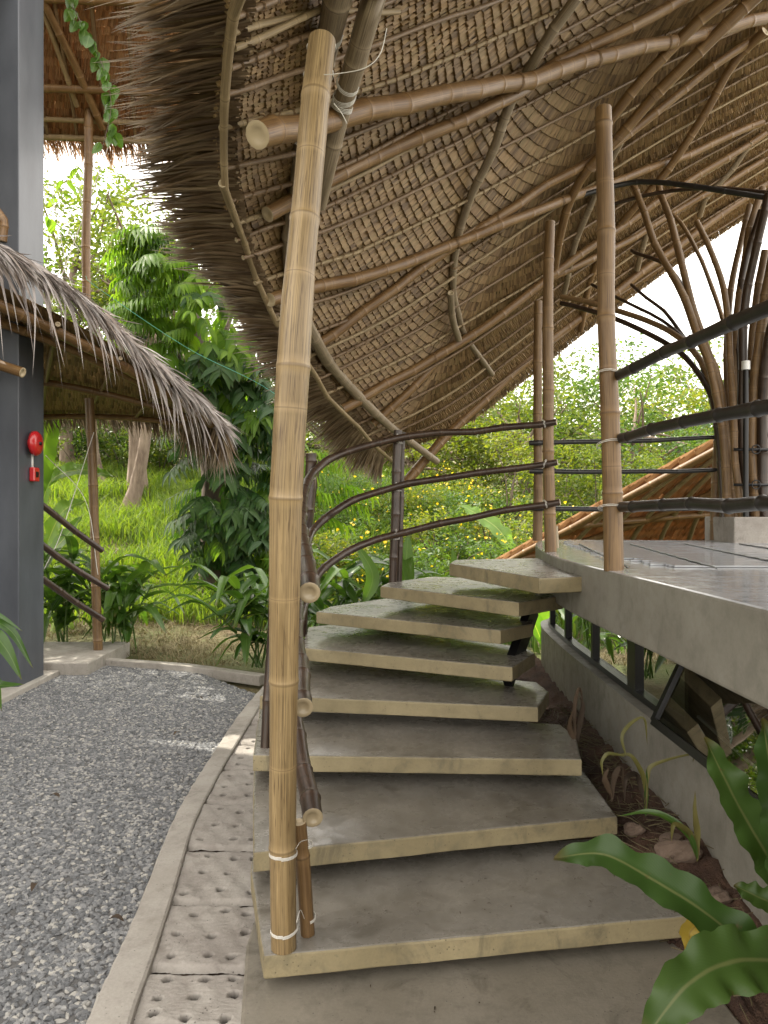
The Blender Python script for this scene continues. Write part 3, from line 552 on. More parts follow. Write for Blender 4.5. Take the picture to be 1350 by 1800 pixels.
# ---------------------------------------------------------------- the great roof
def wpt(x, y, z): return np.array((x, y, z), float)
G = [
 [wpt(-.1, -1.8, 3.7), wpt(.6, -1.6, 4.05), wpt(1.4, -1.4, 4.6), wpt(2.4, -1.2, 5.1), wpt(3.5, -.8, 5.5), wpt(4.8, -.4, 5.9)],
 [wpt(-.3, .7, 3.62), wpt(.45, .9, 4.0), wpt(1.3, 1.1, 4.55), wpt(2.25, 1.3, 5.05), wpt(3.3, 1.6, 5.5), wpt(4.7, 2, 5.9)],
 [wpt(-.45, 1.8, 3.55), wpt(.15, 2.0, 3.95), wpt(.9, 2.35, 4.45), wpt(1.8, 2.7, 4.95), wpt(2.9, 3.0, 5.5), wpt(4.4, 3.3, 5.95)],
 [at(415, 0, 2.6), at(590, -60, 3.0), at(790, -130, 3.4), at(1000, -190, 3.8), at(1200, -250, 4.15), at(1500, -330, 4.6)],
 [at(393, 250, 3.3), at(570, 200, 3.7), at(760, 120, 4.15), at(950, 30, 4.6), at(1150, -60, 5.0), at(1450, -160, 5.35)],
 [at(435, 450, 4.2), at(610, 390, 4.7), at(790, 300, 5.2), at(970, 200, 5.7), at(1170, 90, 6.1), at(1450, -40, 6.4)],
 [at(530, 615, 5.4), at(690, 545, 5.9), at(850, 450, 6.35), at(1010, 350, 6.8), at(1190, 240, 7.1), at(1450, 100, 7.4)],
 [at(610, 722, 6.5), at(760, 645, 6.9), at(895, 555, 7.3), at(1040, 455, 7.7), at(1210, 345, 8.0), at(1450, 200, 8.3)],
 [at(672, 800, 7.5), at(812, 745, 7.8), at(940, 650, 8.2), at(1070, 548, 8.5), at(1220, 440, 8.9), at(1450, 290, 9.2)]]
G = np.array(G); NV, NU = 241, 161
tmp = np.stack([catmull(G[i], NU) for i in range(len(G))]); SURF = np.stack([catmull(tmp[:, j], NV) for j in range(NU)], 1)      # [v,u,3]
def sfun(u, v):
    u = np.clip(u, 0, 1)*(NU-1); v = np.clip(v, 0, 1)*(NV-1); i = np.minimum(v.astype(int), NV-2); j = np.minimum(u.astype(int), NU-2); f = (v-i)[:, None]; g_ = (u-j)[:, None]
    return (SURF[i, j]*(1-f)+SURF[i+1, j]*f)*(1-g_)+(SURF[i, j+1]*(1-f)+SURF[i+1, j+1]*f)*g_
def snorm(u, v):
    e = .004; a = sfun(np.clip(u+e, 0, 1), v)-sfun(np.clip(u-e, 0, 1), v); b = sfun(u, np.clip(v+e, 0, 1))-sfun(u, np.clip(v-e, 0, 1)); n_ = np.cross(a, b); n_ /= np.linalg.norm(n_, axis=1)[:, None]
    n_ *= -np.sign(n_[:, 2])[:, None]; return n_       # downwards normal
SP = SURF.reshape(-1, 3); vis = SP[:, 1] > .5; SPx = np.where(vis, 675+F*SP[:, 0]/np.maximum(SP[:, 1], .1), 1e6); SPy = np.where(vis, 900-F*(SP[:, 2]-EYE)/np.maximum(SP[:, 1], .1), 1e6)
def roofY(px, py):
    k = ((SPx-px)**2+(SPy-py)**2).argmin(); return SP[k, 1]
roof = thing('thatched_roof', (1.5, 4, 3), 'sweeping palm thatched roof with curved bamboo rafters over the stair and deck', 'roof')
# sheet behind the shingles (two skins) and its upper side
c = MB(); st = 4; A = SURF[::st, ::st]; nv_, nu_ = A.shape[:2]; uu, vv = np.meshgrid(np.linspace(0, 1, NU)[::st], np.linspace(0, 1, NV)[::st]); nn = snorm(uu.ravel(), vv.ravel()).reshape(nv_, nu_, 3)
i = np.arange((nv_-1)*(nu_-1)); a, b = i//(nu_-1), i % (nu_-1); q = np.stack([a*nu_+b, a*nu_+b+1, (a+1)*nu_+b+1, (a+1)*nu_+b], 1)
lfr = rng.random(nv_*nu_); c.add((A-nn*.045).reshape(-1, 3), q, lf=np.stack([uu.ravel(), vv.ravel(), lfr*.4], 1)); c.add((A-nn*.16).reshape(-1, 3), q, lf=np.stack([uu.ravel(), vv.ravel(), lfr], 1)); c.build('thatch_backing', M['backing'], roof)
LU, LV = 6.0, 11.5; PN = 3.0
def shingle_mesh_arr():
    # local: x across, y length (0 = hidden butt, 1 = exposed end), z out of the roof (down)
    xs_ = np.array([-.5, 0, .5]); ys_ = np.array([0, .55, 1.]); V = []
    for y in ys_:
        for x in xs_: V.append((x, y, (.0 if x else .55)+y*1.0))
    V += [(x, 1.0, -.25+1.0*.2) for x in xs_]
    return np.array(V), np.array([[0, 1, 4, 3], [1, 2, 5, 4], [3, 4, 7, 6], [4, 5, 8, 7], [6, 7, 10, 9], [7, 8, 11, 10]])
SV, SF = shingle_mesh_arr()
cs = .045; recs = []
while cs < 5.9:
    s = np.exp(np.linspace(math.log(.0002), math.log(5000), 1500))[::-1]; u_ = cs*(1+s**-PN)**(1/PN); w_ = s*u_; ok = (u_ < LU) & (w_ < LV)
    if ok.sum() > 3:
        u_, w_ = u_[ok]/LU, 1-w_[ok]/LV; tt = np.linspace(0, 1, len(u_)); Pm = sfun(u_, w_); L = arclen(Pm); wd = .021
        ntot = int(L[-1]/wd)
        if ntot > 2:
            sl = (np.arange(ntot)+rng.uniform(-.2, .2, ntot))*wd; uu_ = np.interp(sl, L, u_); vv_ = np.interp(sl, L, w_); recs.append(np.stack([uu_, vv_, np.full(ntot, cs)], 1))
    cs += .072 if cs < 1.2 else .080
recs = np.concatenate(recs); uq, vq = recs[:, 0], recs[:, 1]; P0 = sfun(uq, vq); N0 = snorm(uq, vq)
def cfield(u, v): a = np.maximum(u, 1e-4)*LU; b = np.maximum(1-v, 1e-4)*LV; return (a**-PN+b**-PN)**(-1/PN)
e = .003; du = (cfield(uq+e, vq)-cfield(uq-e, vq))/(2*e)/LU; dv = (cfield(uq, vq+e)-cfield(uq, vq-e))/(2*e)/LV
Su = sfun(uq+e, vq)-sfun(uq-e, vq); Sv = sfun(uq, vq+e)-sfun(uq, vq-e); Su /= np.linalg.norm(Su, axis=1)[:, None]+1e-9; Sv /= np.linalg.norm(Sv, axis=1)[:, None]+1e-9
D = -(Su*du[:, None]+Sv*dv[:, None]); D /= np.linalg.norm(D, axis=1)[:, None]+1e-9; X0 = np.cross(D, N0)
ang = rng.normal(0, .035, len(D)); D = D*np.cos(ang)[:, None]+X0*np.sin(ang)[:, None]; X0 = np.cross(D, N0); rl = rng.normal(.03, .05, len(D)); X0, N0 = X0*np.cos(rl)[:, None]+N0*np.sin(rl)[:, None], N0*np.cos(rl)[:, None]-X0*np.sin(rl)[:, None]
ln = .112*rng.uniform(.97, 1.03, len(D)); wdv = .0198*rng.uniform(.88, 1.08, len(D)); th_ = .017*rng.uniform(.75, 1.25, len(D)); rvv = np.clip(rng.normal(.5, .27, len(D))+.25*np.sin(recs[:, 2]*40), 0, 1)
px_ = 675+F*P0[:, 0]/np.maximum(P0[:, 1], .1); py_ = 900-F*(P0[:, 2]-EYE)/np.maximum(P0[:, 1], .1); inview = (px_ > 395) & (px_ < 1350) & (py_ > 0) & (py_ < 900) & (P0[:, 1] > 1)
keep = P0[:, 1] > -1.5; order = np.where(inview)[0]; order = order[np.argsort(P0[order, 1])][:300]; isp = np.zeros(len(D), bool); isp[order] = True
def shv(k): return P0[k][None]+X0[k][None]*(SV[:, :1]*wdv[k])+D[k][None]*((SV[:, 1:2]-.35)*ln[k])+N0[k][None]*(SV[:, 2:3]*th_[k]-.018)
rest_i = np.where(~isp & keep)[0]; m = len(rest_i); K = len(SV)
VV = P0[rest_i][:, None]+X0[rest_i][:, None]*(SV[None, :, :1]*wdv[rest_i][:, None, None])+D[rest_i][:, None]*((SV[None, :, 1:2]-.35)*ln[rest_i][:, None, None])+N0[rest_i][:, None]*(SV[None, :, 2:3]*th_[rest_i][:, None, None]-.018)
lf_ = np.zeros((m, K, 3)); lf_[:, :, 0] = SV[None, :, 0]*2; lf_[:, :, 1] = SV[None, :, 1]*.6; lf_[:, :, 2] = rvv[rest_i][:, None]
FF = (SF[None]+np.arange(m)[:, None, None]*K).reshape(-1, 4); c = MB(); c.add(VV.reshape(-1, 3), FF, lf=lf_.reshape(-1, 3)); c.build('thatch', M['shingle'], roof, smooth=False, kind='stuff')
vms = []
for q in range(8):
    c = MB(); V = SV.copy(); V += rng.normal(0, .03, V.shape); V = V*[.0198, .112, .017]-[0, .04, .018]; c.add(V, SF, lf=np.stack([SV[:, 0]*2, SV[:, 1]*.6, np.full(K, q/7)], 1)); vms.append(c.mesh('shingle', M['shingle'], smooth=False))
for k in order:
    Mx = Matrix((tuple(X0[k]), tuple(D[k]), tuple(N0[k]))).transposed().to_4x4(); Mx.translation = Vector(P0[k]); place('shingle', vms[int(rvv[k]*7.99)], Mx, roof)

# leaf fringe round the left eave, the tip and the far edge
def fringe_leaf_pts(p, d_, dn, L, drp, sw):
    t = np.linspace(0, 1, 5)[:, None]; return p+d_*L*t+dn*(.03-.02*t)+np.array([0, 0, -1.])*drp*L*t**2+sw*L*t**2
ed = []
sv = np.linspace(0, 1, 1600); Pe = sfun(np.zeros_like(sv), sv); Le = arclen(Pe)
for lay in range(4):
    s = 0
    while s < Le[-1]:
        v = float(np.interp(s, Le, sv)); ed.append((0., v, lay)); s += rnd(.008, .014)
Pe = sfun(sv, np.ones_like(sv)); Lf = arclen(Pe)
for lay in range(2):
    s = 0
    while s < Lf[-1]: ed.append((float(np.interp(s, Lf, sv)), 1., lay)); s += rnd(.02, .035)
parts = []; big = MB()
FV = [0, .5, .625, .70, .77, .875, .94, 1.]; FD = np.array([(-1, 0, -.12), (-1, 0, -.10), (-1, -.45, .02), (-1, -.95, .10), (-1, -.30, -.12), (-.95, .1, -.5), (-.6, .2, -.8), (-.15, .3, -1)])
for (u, v, lay) in ed:
    ua, va = np.array([u]), np.array([v]); e_ = .01
    p = sfun(ua, va)[0]; dn = snorm(ua, va)[0]
    su = (sfun(ua+e_, va)-sfun(np.maximum(ua-e_, 0), va))[0]; su /= np.linalg.norm(su); s_v = (sfun(ua, np.minimum(va+e_, 1))-sfun(ua, va-e_))[0]; s_v /= np.linalg.norm(s_v)
    if v < 1:
        out_ = -(su-s_v*su.dot(s_v)); out_ /= np.linalg.norm(out_); k = np.clip((v-.90)/.10, 0, 1); d_ = np.array([np.interp(v, FV, FD[:, q]) for q in range(3)]); d_ /= np.linalg.norm(d_); L = rnd(.36, .50)*(1-.25*k); start = -rnd(-.01, .05)
    else:
        out_ = (s_v-su*su.dot(s_v)); out_ /= np.linalg.norm(out_); k = 1-np.clip(u/.08, 0, 1); d_ = out_-su*.75*k; L = rnd(.05, .13)+.24*k; start = -rnd(.0, .06)
    ph = 37*v+5*lay; d_ = d_+np.array([0, .09*math.sin(ph*3.1), .07*math.sin(ph*5.3+1)])+rng.normal(0, .05, 3); d_ /= np.linalg.norm(d_); L *= (1-.05*lay)*(1+.10*math.sin(61*v+lay)+.06*math.sin(173*v))
    pts = fringe_leaf_pts(p+d_*start+dn*(lay*.010-.02), d_, dn, L, rnd(.02, .12), rng.normal(0, .05, 3)); px = 675+F*p[0]/max(p[1], .1); py = 900-F*(p[2]-EYE)/max(p[1], .1)
    show = p[1] > 1.5 and py > -60 and v < 1 and lay == 3
    hw = rnd(.007, .0135); prof = lambda t: (1-t**3.0)*.85+.15*(1-t); rvl = float(np.clip(rng.normal(.45, .28), 0, 1))
    if show and len(parts) < 300 and random.random() < .45:
        mb = MB(); blade(mb, pts, hw, up=-dn, n=6, fold=.45, m=1, prof=prof, rv=rvl, twist=rnd(-.5, .5)); parts.append(mb)
    else: blade(big, pts, hw, up=-dn, n=6, fold=.45, m=1, prof=prof, rv=rvl, twist=rnd(-.5, .5))
for mb in parts: mb.build('fringe_leaf', M['fringe'], roof)
big.build('fringe', M['fringe'], roof, kind='stuff')

# battens and rafters under the thatch
def onroof(pl, drop): return [at(px, py, roofY(px, py)-drop) for px, py in pl]
tie_mb = MB(); nb = 30
for k in range(nb):
    v = .12+.875*(k+.5)/nb; n_ = 18; us = np.linspace(.0, 1, n_); vs = np.clip(np.full(n_, v)+.012*np.sin(us*3+k), 0, 1); P = sfun(us, vs)+snorm(us, vs)*(.036+.004*(k % 2)); T0 = P[0]-P[1]; T0 /= np.linalg.norm(T0); P = np.vstack([P[0]+T0*.05, P])
    mb = MB(); culm(mb, P, .0135, .010, seg=7, node=.28, bulge=1.2, crook=.0025, jit=.8); mb.build('batten', M['bam_roof'] if k % 3 else M['bam_pale'], roof)
    if k % 2 == 0:
        L = arclen(P); q = resample(P, np.arange(.06, min(L[-1], 5.5), .10)); tg = np.gradient(q, axis=0)
        for c_, t_ in zip(q, tg): loop(tie_mb, c_, t_, .0145, .0022, 2, .5, .006, 8)
tie_mb.build('lashing', M['rattan'], roof, kind='stuff')
BEAMS = [  # name, pixel path, drop, r0, r1, material
 ('beam', [(452, 237), (540, 222), (675, 187), (800, 163), (905, 147), (1050, 103), (1200, 68), (1345, 32)], (.42, .42), .054, .048, 'bam_beam'),
 ('beam', [(470, 378), (560, 325), (675, 268), (825, 203), (910, 165), (975, 115), (1125, 40), (1240, -25)], (.16, .18), .040, .040, 'bam_beam'),
 ('beam', [(474, 527), (560, 505), (675, 478), (775, 438), (915, 382), (995, 350), (1045, 332), (1125, 302), (1205, 272), (1340, 215)], (.14, .16), .044, .036, 'bam_beam'),
 ('beam', [(560, 605), (675, 520), (750, 465), (875, 382), (955, 330), (1045, 280), (1100, 240), (1225, 138), (1340, 60)], (.10, .14), .038, .036, 'bam_beam'),
 ('beam', [(600, 720), (675, 678), (760, 630), (850, 575), (960, 490), (1060, 420), (1200, 325), (1345, 235)], (.12, .12), .045, .036, 'bam_beam'),
 ('beam', [(655, 745), (725, 682), (790, 612), (885, 530), (1020, 465), (1125, 410), (1340, 283)], (.12, .12), .040, .034, 'bam_beam'),
 ('beam', [(712, 850), (780, 772), (860, 695), (950, 612), (1080, 515), (1200, 425), (1345, 325)], (.05, .06), .050, .045, 'bam_beam'),
 ('rafter', [(1015, -5), (950, 92), (897, 180), (868, 262), (830, 340), (806, 420), (797, 490), (803, 550), (822, 598), (866, 658)], (.20, .10), .036, .026, 'bam_grey'),
 ('rafter', [(1345, 55), (1290, 110), (1240, 200), (1180, 290), (1110, 372), (1060, 440), (1035, 500), (1020, 582)], (.24, .12), .040, .032, 'bam_beam'),
 ('rafter', [(1345, -20), (1232, 85), (1150, 168), (1092, 236), (1035, 298), (1004, 350), (986, 410), (976, 470)], (.55, .35), .050, .034, 'bam_beam'),
 ('rafter', [(1320, -40), (1205, 60), (1120, 150), (1070, 215)], (.5, .45), .042, .040, 'bam_beam'),
 ('rafter', [(1090, 250), (1048, 335), (1010, 430), (992, 515)], (.2, .1), .034, .028, 'bam_grey'),
 ('rafter', [(1320, 250), (1285, 300), (1240, 350), (1230, 380)], (.1, .1), .03, .03, 'bam_grey'),
 ('rafter', [(792, 515), (796, 560), (806, 597)], (.16, .16), .028, .03, 'bam_grey'),
 ('rafter', [(1140, 400), (1128, 440), (1120, 475)], (.1, .1), .03, .03, 'bam_grey'),
 ('rafter', [(700, 20), (560, 20), (410, 55)], (.05, .03), .014, .014, 'bam_pale'),
 ('eave_batten', [(432, -30), (416, 30), (403, 120), (396, 220), (396, 330)], (.20, .20), .021, .017, 'bam_pale'),
 ('eave_batten', [(392, 322), (408, 372), (428, 425), (452, 490), (488, 572)], (.20, .18), .019, .017, 'bam_pale'),
 ('eave_batten', [(486, 560), (540, 640), (590, 712), (650, 775), (690, 812)], (.16, .10), .020, .018, 'bam_pale'),
 ('curved_rafter', [(622, -110), (596, -20), (578, 60), (550, 170), (528, 300), (512, 420), (518, 520), (556, 600), (590, 655), (645, 712), (702, 762), (768, 812)], (.22, .10), .056, .034, 'bam_grey'),
 ('curved_rafter', [(680, -70), (655, 0), (625, 100), (600, 190), (576, 290), (560, 360)], (.42, .38), .050, .042, 'bam_grey'),
]
PATHS = []
for nm, pl, (da, db), ra, rb, mt in BEAMS:
    m = len(pl); pts = [at(px, py, roofY(px, py)-(da+(db-da)*j/(m-1))) for j, (px, py) in enumerate(pl)]
    pts = np.array(pts); d1 = pts[:, 1].copy()
    for _ in range(6): d1[1:-1] = .25*d1[:-2]+.5*d1[1:-1]+.25*d1[2:]
    pts = [at(px, py, y) for (px, py), y in zip(pl, d1)]
    PATHS.append(catmull(pts, 60)); bamboo(nm, pts, ra, M[mt], roof, r1=rb, node=.34, seg=14, crook=.006)
for bi, px, py, rr, tn in ((19, 575, 70, .058, 5), (19, 540, 230, .058, 4), (20, 612, 150, .050, 3), (20, 605, 175, .049, 4), (20, 600, 190, .049, 4), (0, 905, 148, .056, 3), (0, 1050, 103, .056, 3), (0, 1180, 72, .053, 3), (2, 800, 430, .045, 3), (2, 985, 352, .042, 3), (3, 870, 385, .04, 3), (9, 1150, 168, .048, 5), (9, 1085, 240, .046, 4), (9, 1040, 295, .045, 4), (8, 1240, 200, .04, 3), (7, 800, 470, .034, 3), (4, 760, 630, .046, 3), (1, 780, 220, .043, 3)):
    Q = PATHS[bi]; X_ = 675+F*Q[:, 0]/Q[:, 1]; Y_ = 900-F*(Q[:, 2]-EYE)/Q[:, 1]; k = int(np.clip(((X_-px)**2+(Y_-py)**2).argmin(), 1, 58)); one_loop(roof, Q[k], Q[k+1]-Q[k-1], rr, tn, .0018, .25, .007, 'wire' if bi > 15 else 'rattan')

# ---------------------------------------------------------------- bamboo column that fans up to the roof
fan = thing('bamboo_column', tuple(at(1315, 955, 6.15)), 'bundle of bamboo culms on a concrete footing fanning out to the roof at the right', 'column')
c = MB(); a = at(1275, 955, 6.1); box(c, a[0], a[0]+.75, 5.95, 6.5, ZD, ZD+.22); bevel(c.build('footing', M['paver'], fan, smooth=False), .01)
FC = [([(1292, 910, 6.2), (1277, 760, 6.2), (1262, 670, 6.2), (1232, 590, 6.3), (1190, 430, 6.6), (1158, 325, 6.9)], .036, 'bam_post'),
 ([(1282, 910, 6.15), (1270, 760, 6.15), (1245, 640, 6.2), (1200, 520, 6.4), (1150, 420, 6.6), (1112, 322, 6.8)], .036, 'bam_post'),
 ([(1276, 910, 6.25), (1266, 740, 6.3), (1240, 650, 6.4), (1190, 590, 6.6), (1090, 545, 7.0), (985, 521, 7.3)], .030, 'bam_post'),
 ([(1272, 910, 6.2), (1262, 760, 6.25), (1235, 665, 6.4), (1180, 608, 6.7), (1080, 560, 7.1), (985, 533, 7.4)], .028, 'bam_dark'),
 ([(1300, 910, 6.3), (1292, 720, 6.3), (1296, 560, 6.3), (1312, 430, 6.3), (1340, 330, 6.3)], .036, 'bam_post'),
 ([(1312, 910, 6.15), (1304, 720, 6.15), (1308, 560, 6.1), (1328, 440, 6.0), (1352, 340, 5.9)], .040, 'bam_dark'),
 ([(1330, 910, 6.1), (1322, 740, 6.1), (1332, 620, 6.0), (1350, 500, 5.9), (1375, 350, 5.7)], .046, 'bam_post'),
 ([(1346, 910, 6.05), (1340, 740, 6.05), (1352, 600, 5.9), (1390, 420, 5.7)], .045, 'bam_dark'),
 ([(1362, 910, 6.15), (1362, 740, 6.15), (1385, 560, 6.0), (1430, 400, 5.8)], .045, 'bam_post'),
 ([(1286, 910, 6.35), (1274, 760, 6.4), (1238, 610, 6.6), (1186, 480, 7.0), (1110, 440, 7.4)], .022, 'bam_dark'),
 ([(1280, 800, 6.5), (1262, 700, 6.5), (1190, 575, 7.0), (1110, 500, 7.6)], .020, 'bam_dark'),
 ([(1297, 900, 6.4), (1290, 700, 6.4), (1270, 560, 6.6), (1215, 420, 6.8), (1180, 375, 7.0)], .022, 'bam_post')]
FC += [([(1286, 910, 6.3), (1282, 780, 6.3), (1278, 640, 6.35), (1290, 480, 6.4), (1318, 360, 6.4)], .030, 'bam_post'), ([(1318, 910, 6.25), (1312, 740, 6.25), (1298, 600, 6.3), (1308, 470, 6.3), (1338, 370, 6.2)], .034, 'bam_dark'), ([(1338, 910, 6.2), (1332, 740, 6.2), (1322, 600, 6.2), (1345, 440, 6.1)], .036, 'bam_post'), ([(1352, 910, 6.2), (1350, 740, 6.2), (1346, 600, 6.1), (1365, 430, 6.0)], .036, 'bam_post'), ([(1304, 910, 6.05), (1290, 800, 6.05), (1286, 700, 6.1), (1280, 560, 6.2), (1262, 470, 6.4), (1225, 390, 6.7)], .030, 'bam_post'), ([(1272, 840, 6.4), (1250, 700, 6.4), (1215, 610, 6.6), (1150, 555, 6.9), (1075, 520, 7.3), (1040, 500, 7.5)], .018, 'bam_dark')]
for pl, r_, mt in FC: bamboo('culm', [at(*p) for p in pl], r_, M[mt], fan, r1=r_*.8, node=.3, crook=.006)
c = MB(); 
for py in (790, 852): loop(c, at(1329, py, 5.98), (0, 1, .02), .03, .005, 1, 0, 0); bar(c, at(1290, py, 6.0), at(1370, py, 6.0), .02, .02)
c.build('bracket', M['black_steel'], fan)
bamboo('brace', [at(1020, 345, 6.6), at(1090, 325, 6.6), at(1140, 319, 6.5), at(1240, 330, 6.2), at(1360, 350, 5.9)], .023, M['bam_black'], fan, node=.3)
bamboo('brace', [at(1075, 360, 6.9), at(1150, 340, 6.7), at(1240, 330, 6.4), at(1360, 338, 6.0)], .017, M['bam_dark'], fan, node=.3)
lamp = thing('deck_lamp', tuple(at(1310, 720, 6.0)), 'slim black lamp post with a white cap between the culms of the bamboo column', 'lamp')
c = MB(); culm(c, [at(1311, 910, 5.98), at(1311, 650, 5.98)], .022, bulge=0, crook=0, spline=False); c.build('pole', M['black_steel'], lamp)
c = MB(); culm(c, [at(1311, 650, 5.98), at(1311, 635, 5.98)], .032, bulge=0, crook=0, spline=False); c.build('cap', M['white'], lamp)

# ---------------------------------------------------------------- generic flat thatch patch
def patch_roof(name, c00, c10, c01, c11, mat, label, rows, bat, shingle_len=.16, wd=.05, cat='roof', grp=None, flip=1, indiv=300, sag=0., lip=.02, boff=0.):
    """bilinear patch; s along the eave, t up the slope (0 = eave). shingles point to the eave."""
    c00, c10, c01, c11 = map(np.array, (c00, c10, c01, c11)); th = thing(name, tuple((c00+c11)/2), label, cat, grp)
    def f(s, t): s = np.asarray(s, float)[..., None]; t = np.asarray(t, float)[..., None]; return (c00*(1-s)+c10*s)*(1-t)+(c01*(1-s)+c11*s)*t-np.array([0, 0, sag])*4*s*(1-s)
    n_ = np.cross(c10-c00, c01-c00); n_ /= np.linalg.norm(n_); n_ = n_*(-np.sign(n_[2]))*flip
    c = MB(); g_ = np.linspace(0, 1, 13); ss, tt = np.meshgrid(g_, g_); V = f(ss, tt).reshape(-1, 3); i = np.arange(144); a, b = i//12, i % 12; q = np.stack([a*13+b, a*13+b+1, (a+1)*13+b+1, (a+1)*13+b], 1)
    lf = np.stack([ss.ravel(), tt.ravel(), rng.random(169)*.4], 1); c.add(V-n_*.03, q, lf=lf); c.build('thatch_backing', mat, th)
    rec = []
    for r_ in range(rows):
        t = (r_+.5)/rows; L = np.linalg.norm(f(1, t)-f(0, t)); k = int(L/wd)
        for j in range(k): rec.append(((j+.5+rnd(-.2, .2))/k, t))
    ml = []
    for q_ in range(4):
        c = MB(); V = SV+rng.normal(0, .04, SV.shape); c.add(V*[wd*1.1, shingle_len, lip]-[0, shingle_len*.4, .022], SF, lf=np.stack([SV[:, 0]*2, SV[:, 1]*.6, np.full(K, q_/3)], 1)); ml.append((c.mesh('shingle', mat, smooth=False), V*[wd*1.1, shingle_len, lip]-[0, shingle_len*.4, .022]))
    ks = set(random.sample(range(len(rec)), min(indiv, len(rec)))); big = MB()
    for k, (s, t) in enumerate(rec):
        p = f(s, t); d_ = f(s, t-.02)-p; d_ /= np.linalg.norm(d_); x = np.cross(d_, n_); q_ = random.randrange(4)
        if k in ks:
            Mx = Matrix((tuple(x), tuple(d_), tuple(n_))).transposed().to_4x4(); Mx.translation = Vector(p); place('shingle', ml[q_][0], Mx, th)
        else:
            V = ml[q_][1]; big.add(p+V[:, :1]*x+V[:, 1:2]*d_+V[:, 2:3]*n_, SF, lf=np.stack([SV[:, 0]*2, SV[:, 1]*.6, np.full(K, rnd(0, 1))], 1))
    if big.n: big.build('thatch', mat, th, smooth=False, kind='stuff')
    for (s0, t0, s1, t1, r_, mt) in bat:
        P = f(np.linspace(s0, s1, 6), np.linspace(t0, t1, 6))+n_*(.03+r_+boff); bamboo('batten' if r_ < .03 else 'beam', P, r_, M[mt], th, node=.4, seg=9)
    return th, f, n_
def hang_fringe(th, ptsA, mat, count, Lr, dirf, droop, hw=(.008, .014), indiv=0, name='fringe'):
    P = catmull(ptsA, 60); L = arclen(P); big = MB(); n0 = 0
    for k in range(count):
        p = resample(P, np.array([rnd(0, L[-1])]))[0]; d_ = np.array(dirf(p), float)+rng.normal(0, .12, 3); d_ /= np.linalg.norm(d_); Ll = rnd(*Lr); dr = rnd(*droop); t = np.linspace(0, 1, 6)[:, None]
        pts = p+rng.normal(0, .015, 3)+d_*Ll*t+np.array([0, 0, -1.])*dr*Ll*t**1.8+rng.normal(0, .12, 3)*Ll*t**2
        tgt = MB() if n0 < indiv else big
        blade(tgt, pts, rnd(*hw), up=(.3, -.4, .8), n=8, fold=.4, m=1, prof=lambda t: (1-t**2.5), rv=rnd(0, 1), twist=rnd(-2, 2))
        if n0 < indiv: tgt.build(name+'_leaf', mat, th); n0 += 1
    if big.n: big.build(name, mat, th, kind='stuff')

# lower roof beyond the deck (seen from inside)
lowbat = [(.02*k*5, 0, .02*k*5+.0, 1, .018, 'bam_pale') for k in range(11)]
lowbat = []
for k in range(1, 15): s0 = k*.085; lowbat.append((min(1, s0), 0 if s0 <= 1 else (s0-1)/.35, max(0, s0-.35), 1 if s0 >= .35 else s0/.35, .030, 'bam_pale'))
lowbat += [(0, .995, 1, .995, .05, 'bam_beam'), (0, .55, 1, .6, .042, 'bam_beam'), (.0, .25, .55, .99, .045, 'bam_beam'), (.18, .0, .9, .8, .045, 'bam_beam'), (0, 0, 0, 1, .045, 'bam_beam')]
lr, lf2, ln2 = patch_roof('thatched_roof', at(790, 1030, 11.5), at(1500, 1010, 11.5), at(1258, 772, 8.1), at(1620, 700, 7.6), M['orange'], 'lower thatched roof behind the far deck railing, its bamboo lattice seen from inside', 20, lowbat, .26, .055, lip=.055, boff=.05)

# ---------------------------------------------------------------- left building
lh = thing('grey_house', (-4, 7, 0), 'dark grey two storey house at the left edge with thatched eaves', 'house')
c = MB(); box(c, -3.62, -3.26, 6.6, 7.09, -.05, 7.2); bevel(c.build('column', M['column'], lh, smooth=False), .008)
c = MB(); box(c, -6.5, -3.75, 7.12, 7.3, -.05, 3.2); box(c, -6.5, -3.62, 6.5, 7.1, 3.15, 3.4); c.build('wall', M['dark_wall'], lh, smooth=False)
c = MB(); box(c, -3.9, -3.60, 6.3, 6.62, -.05, 3.0); c.build('wall', M['dark_wall'], lh, smooth=False)
c = MB(); a = atz(170, 1163, .1); box(c, -5.2, a[0], 7.3, 8.5, -.1, .13); box(c, -5.2, -3.2, 6.0, 7.3, -.1, .06); bevel(c.build('plinth', M['curb'], lh, smooth=False), .01)
c = MB(); box(c, -9.5, -4.25, 1.5, 6.35, -.05, 6.9); c.build('wall', M['fascia'], lh, smooth=False)  # house body carried on out of frame, added to block the sun
c = MB(); bar(c, (-6.6, .6, 8.3), (-6.6, 7, 8.3), .1, .1); V = [(-10.5, .5, 6.0), (-3.3, .5, 6.3), (-3.3, 7.2, 6.3), (-10.5, 7.2, 6.0), (-6.6, 1.5, 8.6), (-6.6, 6.6, 8.6)]; c.add(V, [[0, 1, 4], [1, 2, 5, 4], [2, 3, 5], [3, 0, 4, 5], [0, 3, 2, 1]]); c.build('added_house_roof', M['shingle'], lh, smooth=False)  # roof over that body, also added to block the sun
al = thing('fire_alarm', tuple(at(62, 780, 6.85)), 'red fire alarm bell with small red call box below on the dark column', 'alarm')
ax_ = -3.26
def disc(c, cy, cz, prof, seg=24):
    V = []; 
    for x, r_ in prof: V += [(x, cy+r_*math.cos(2*math.pi*j/seg), cz+r_*math.sin(2*math.pi*j/seg)) for j in range(seg)]
    fs = [[k*seg+j, k*seg+(j+1) % seg, (k+1)*seg+(j+1) % seg, (k+1)*seg+j] for k in range(len(prof)-1) for j in range(seg)]; fs.append([(len(prof)-1)*seg+j for j in range(seg)]); c.add(V, fs)
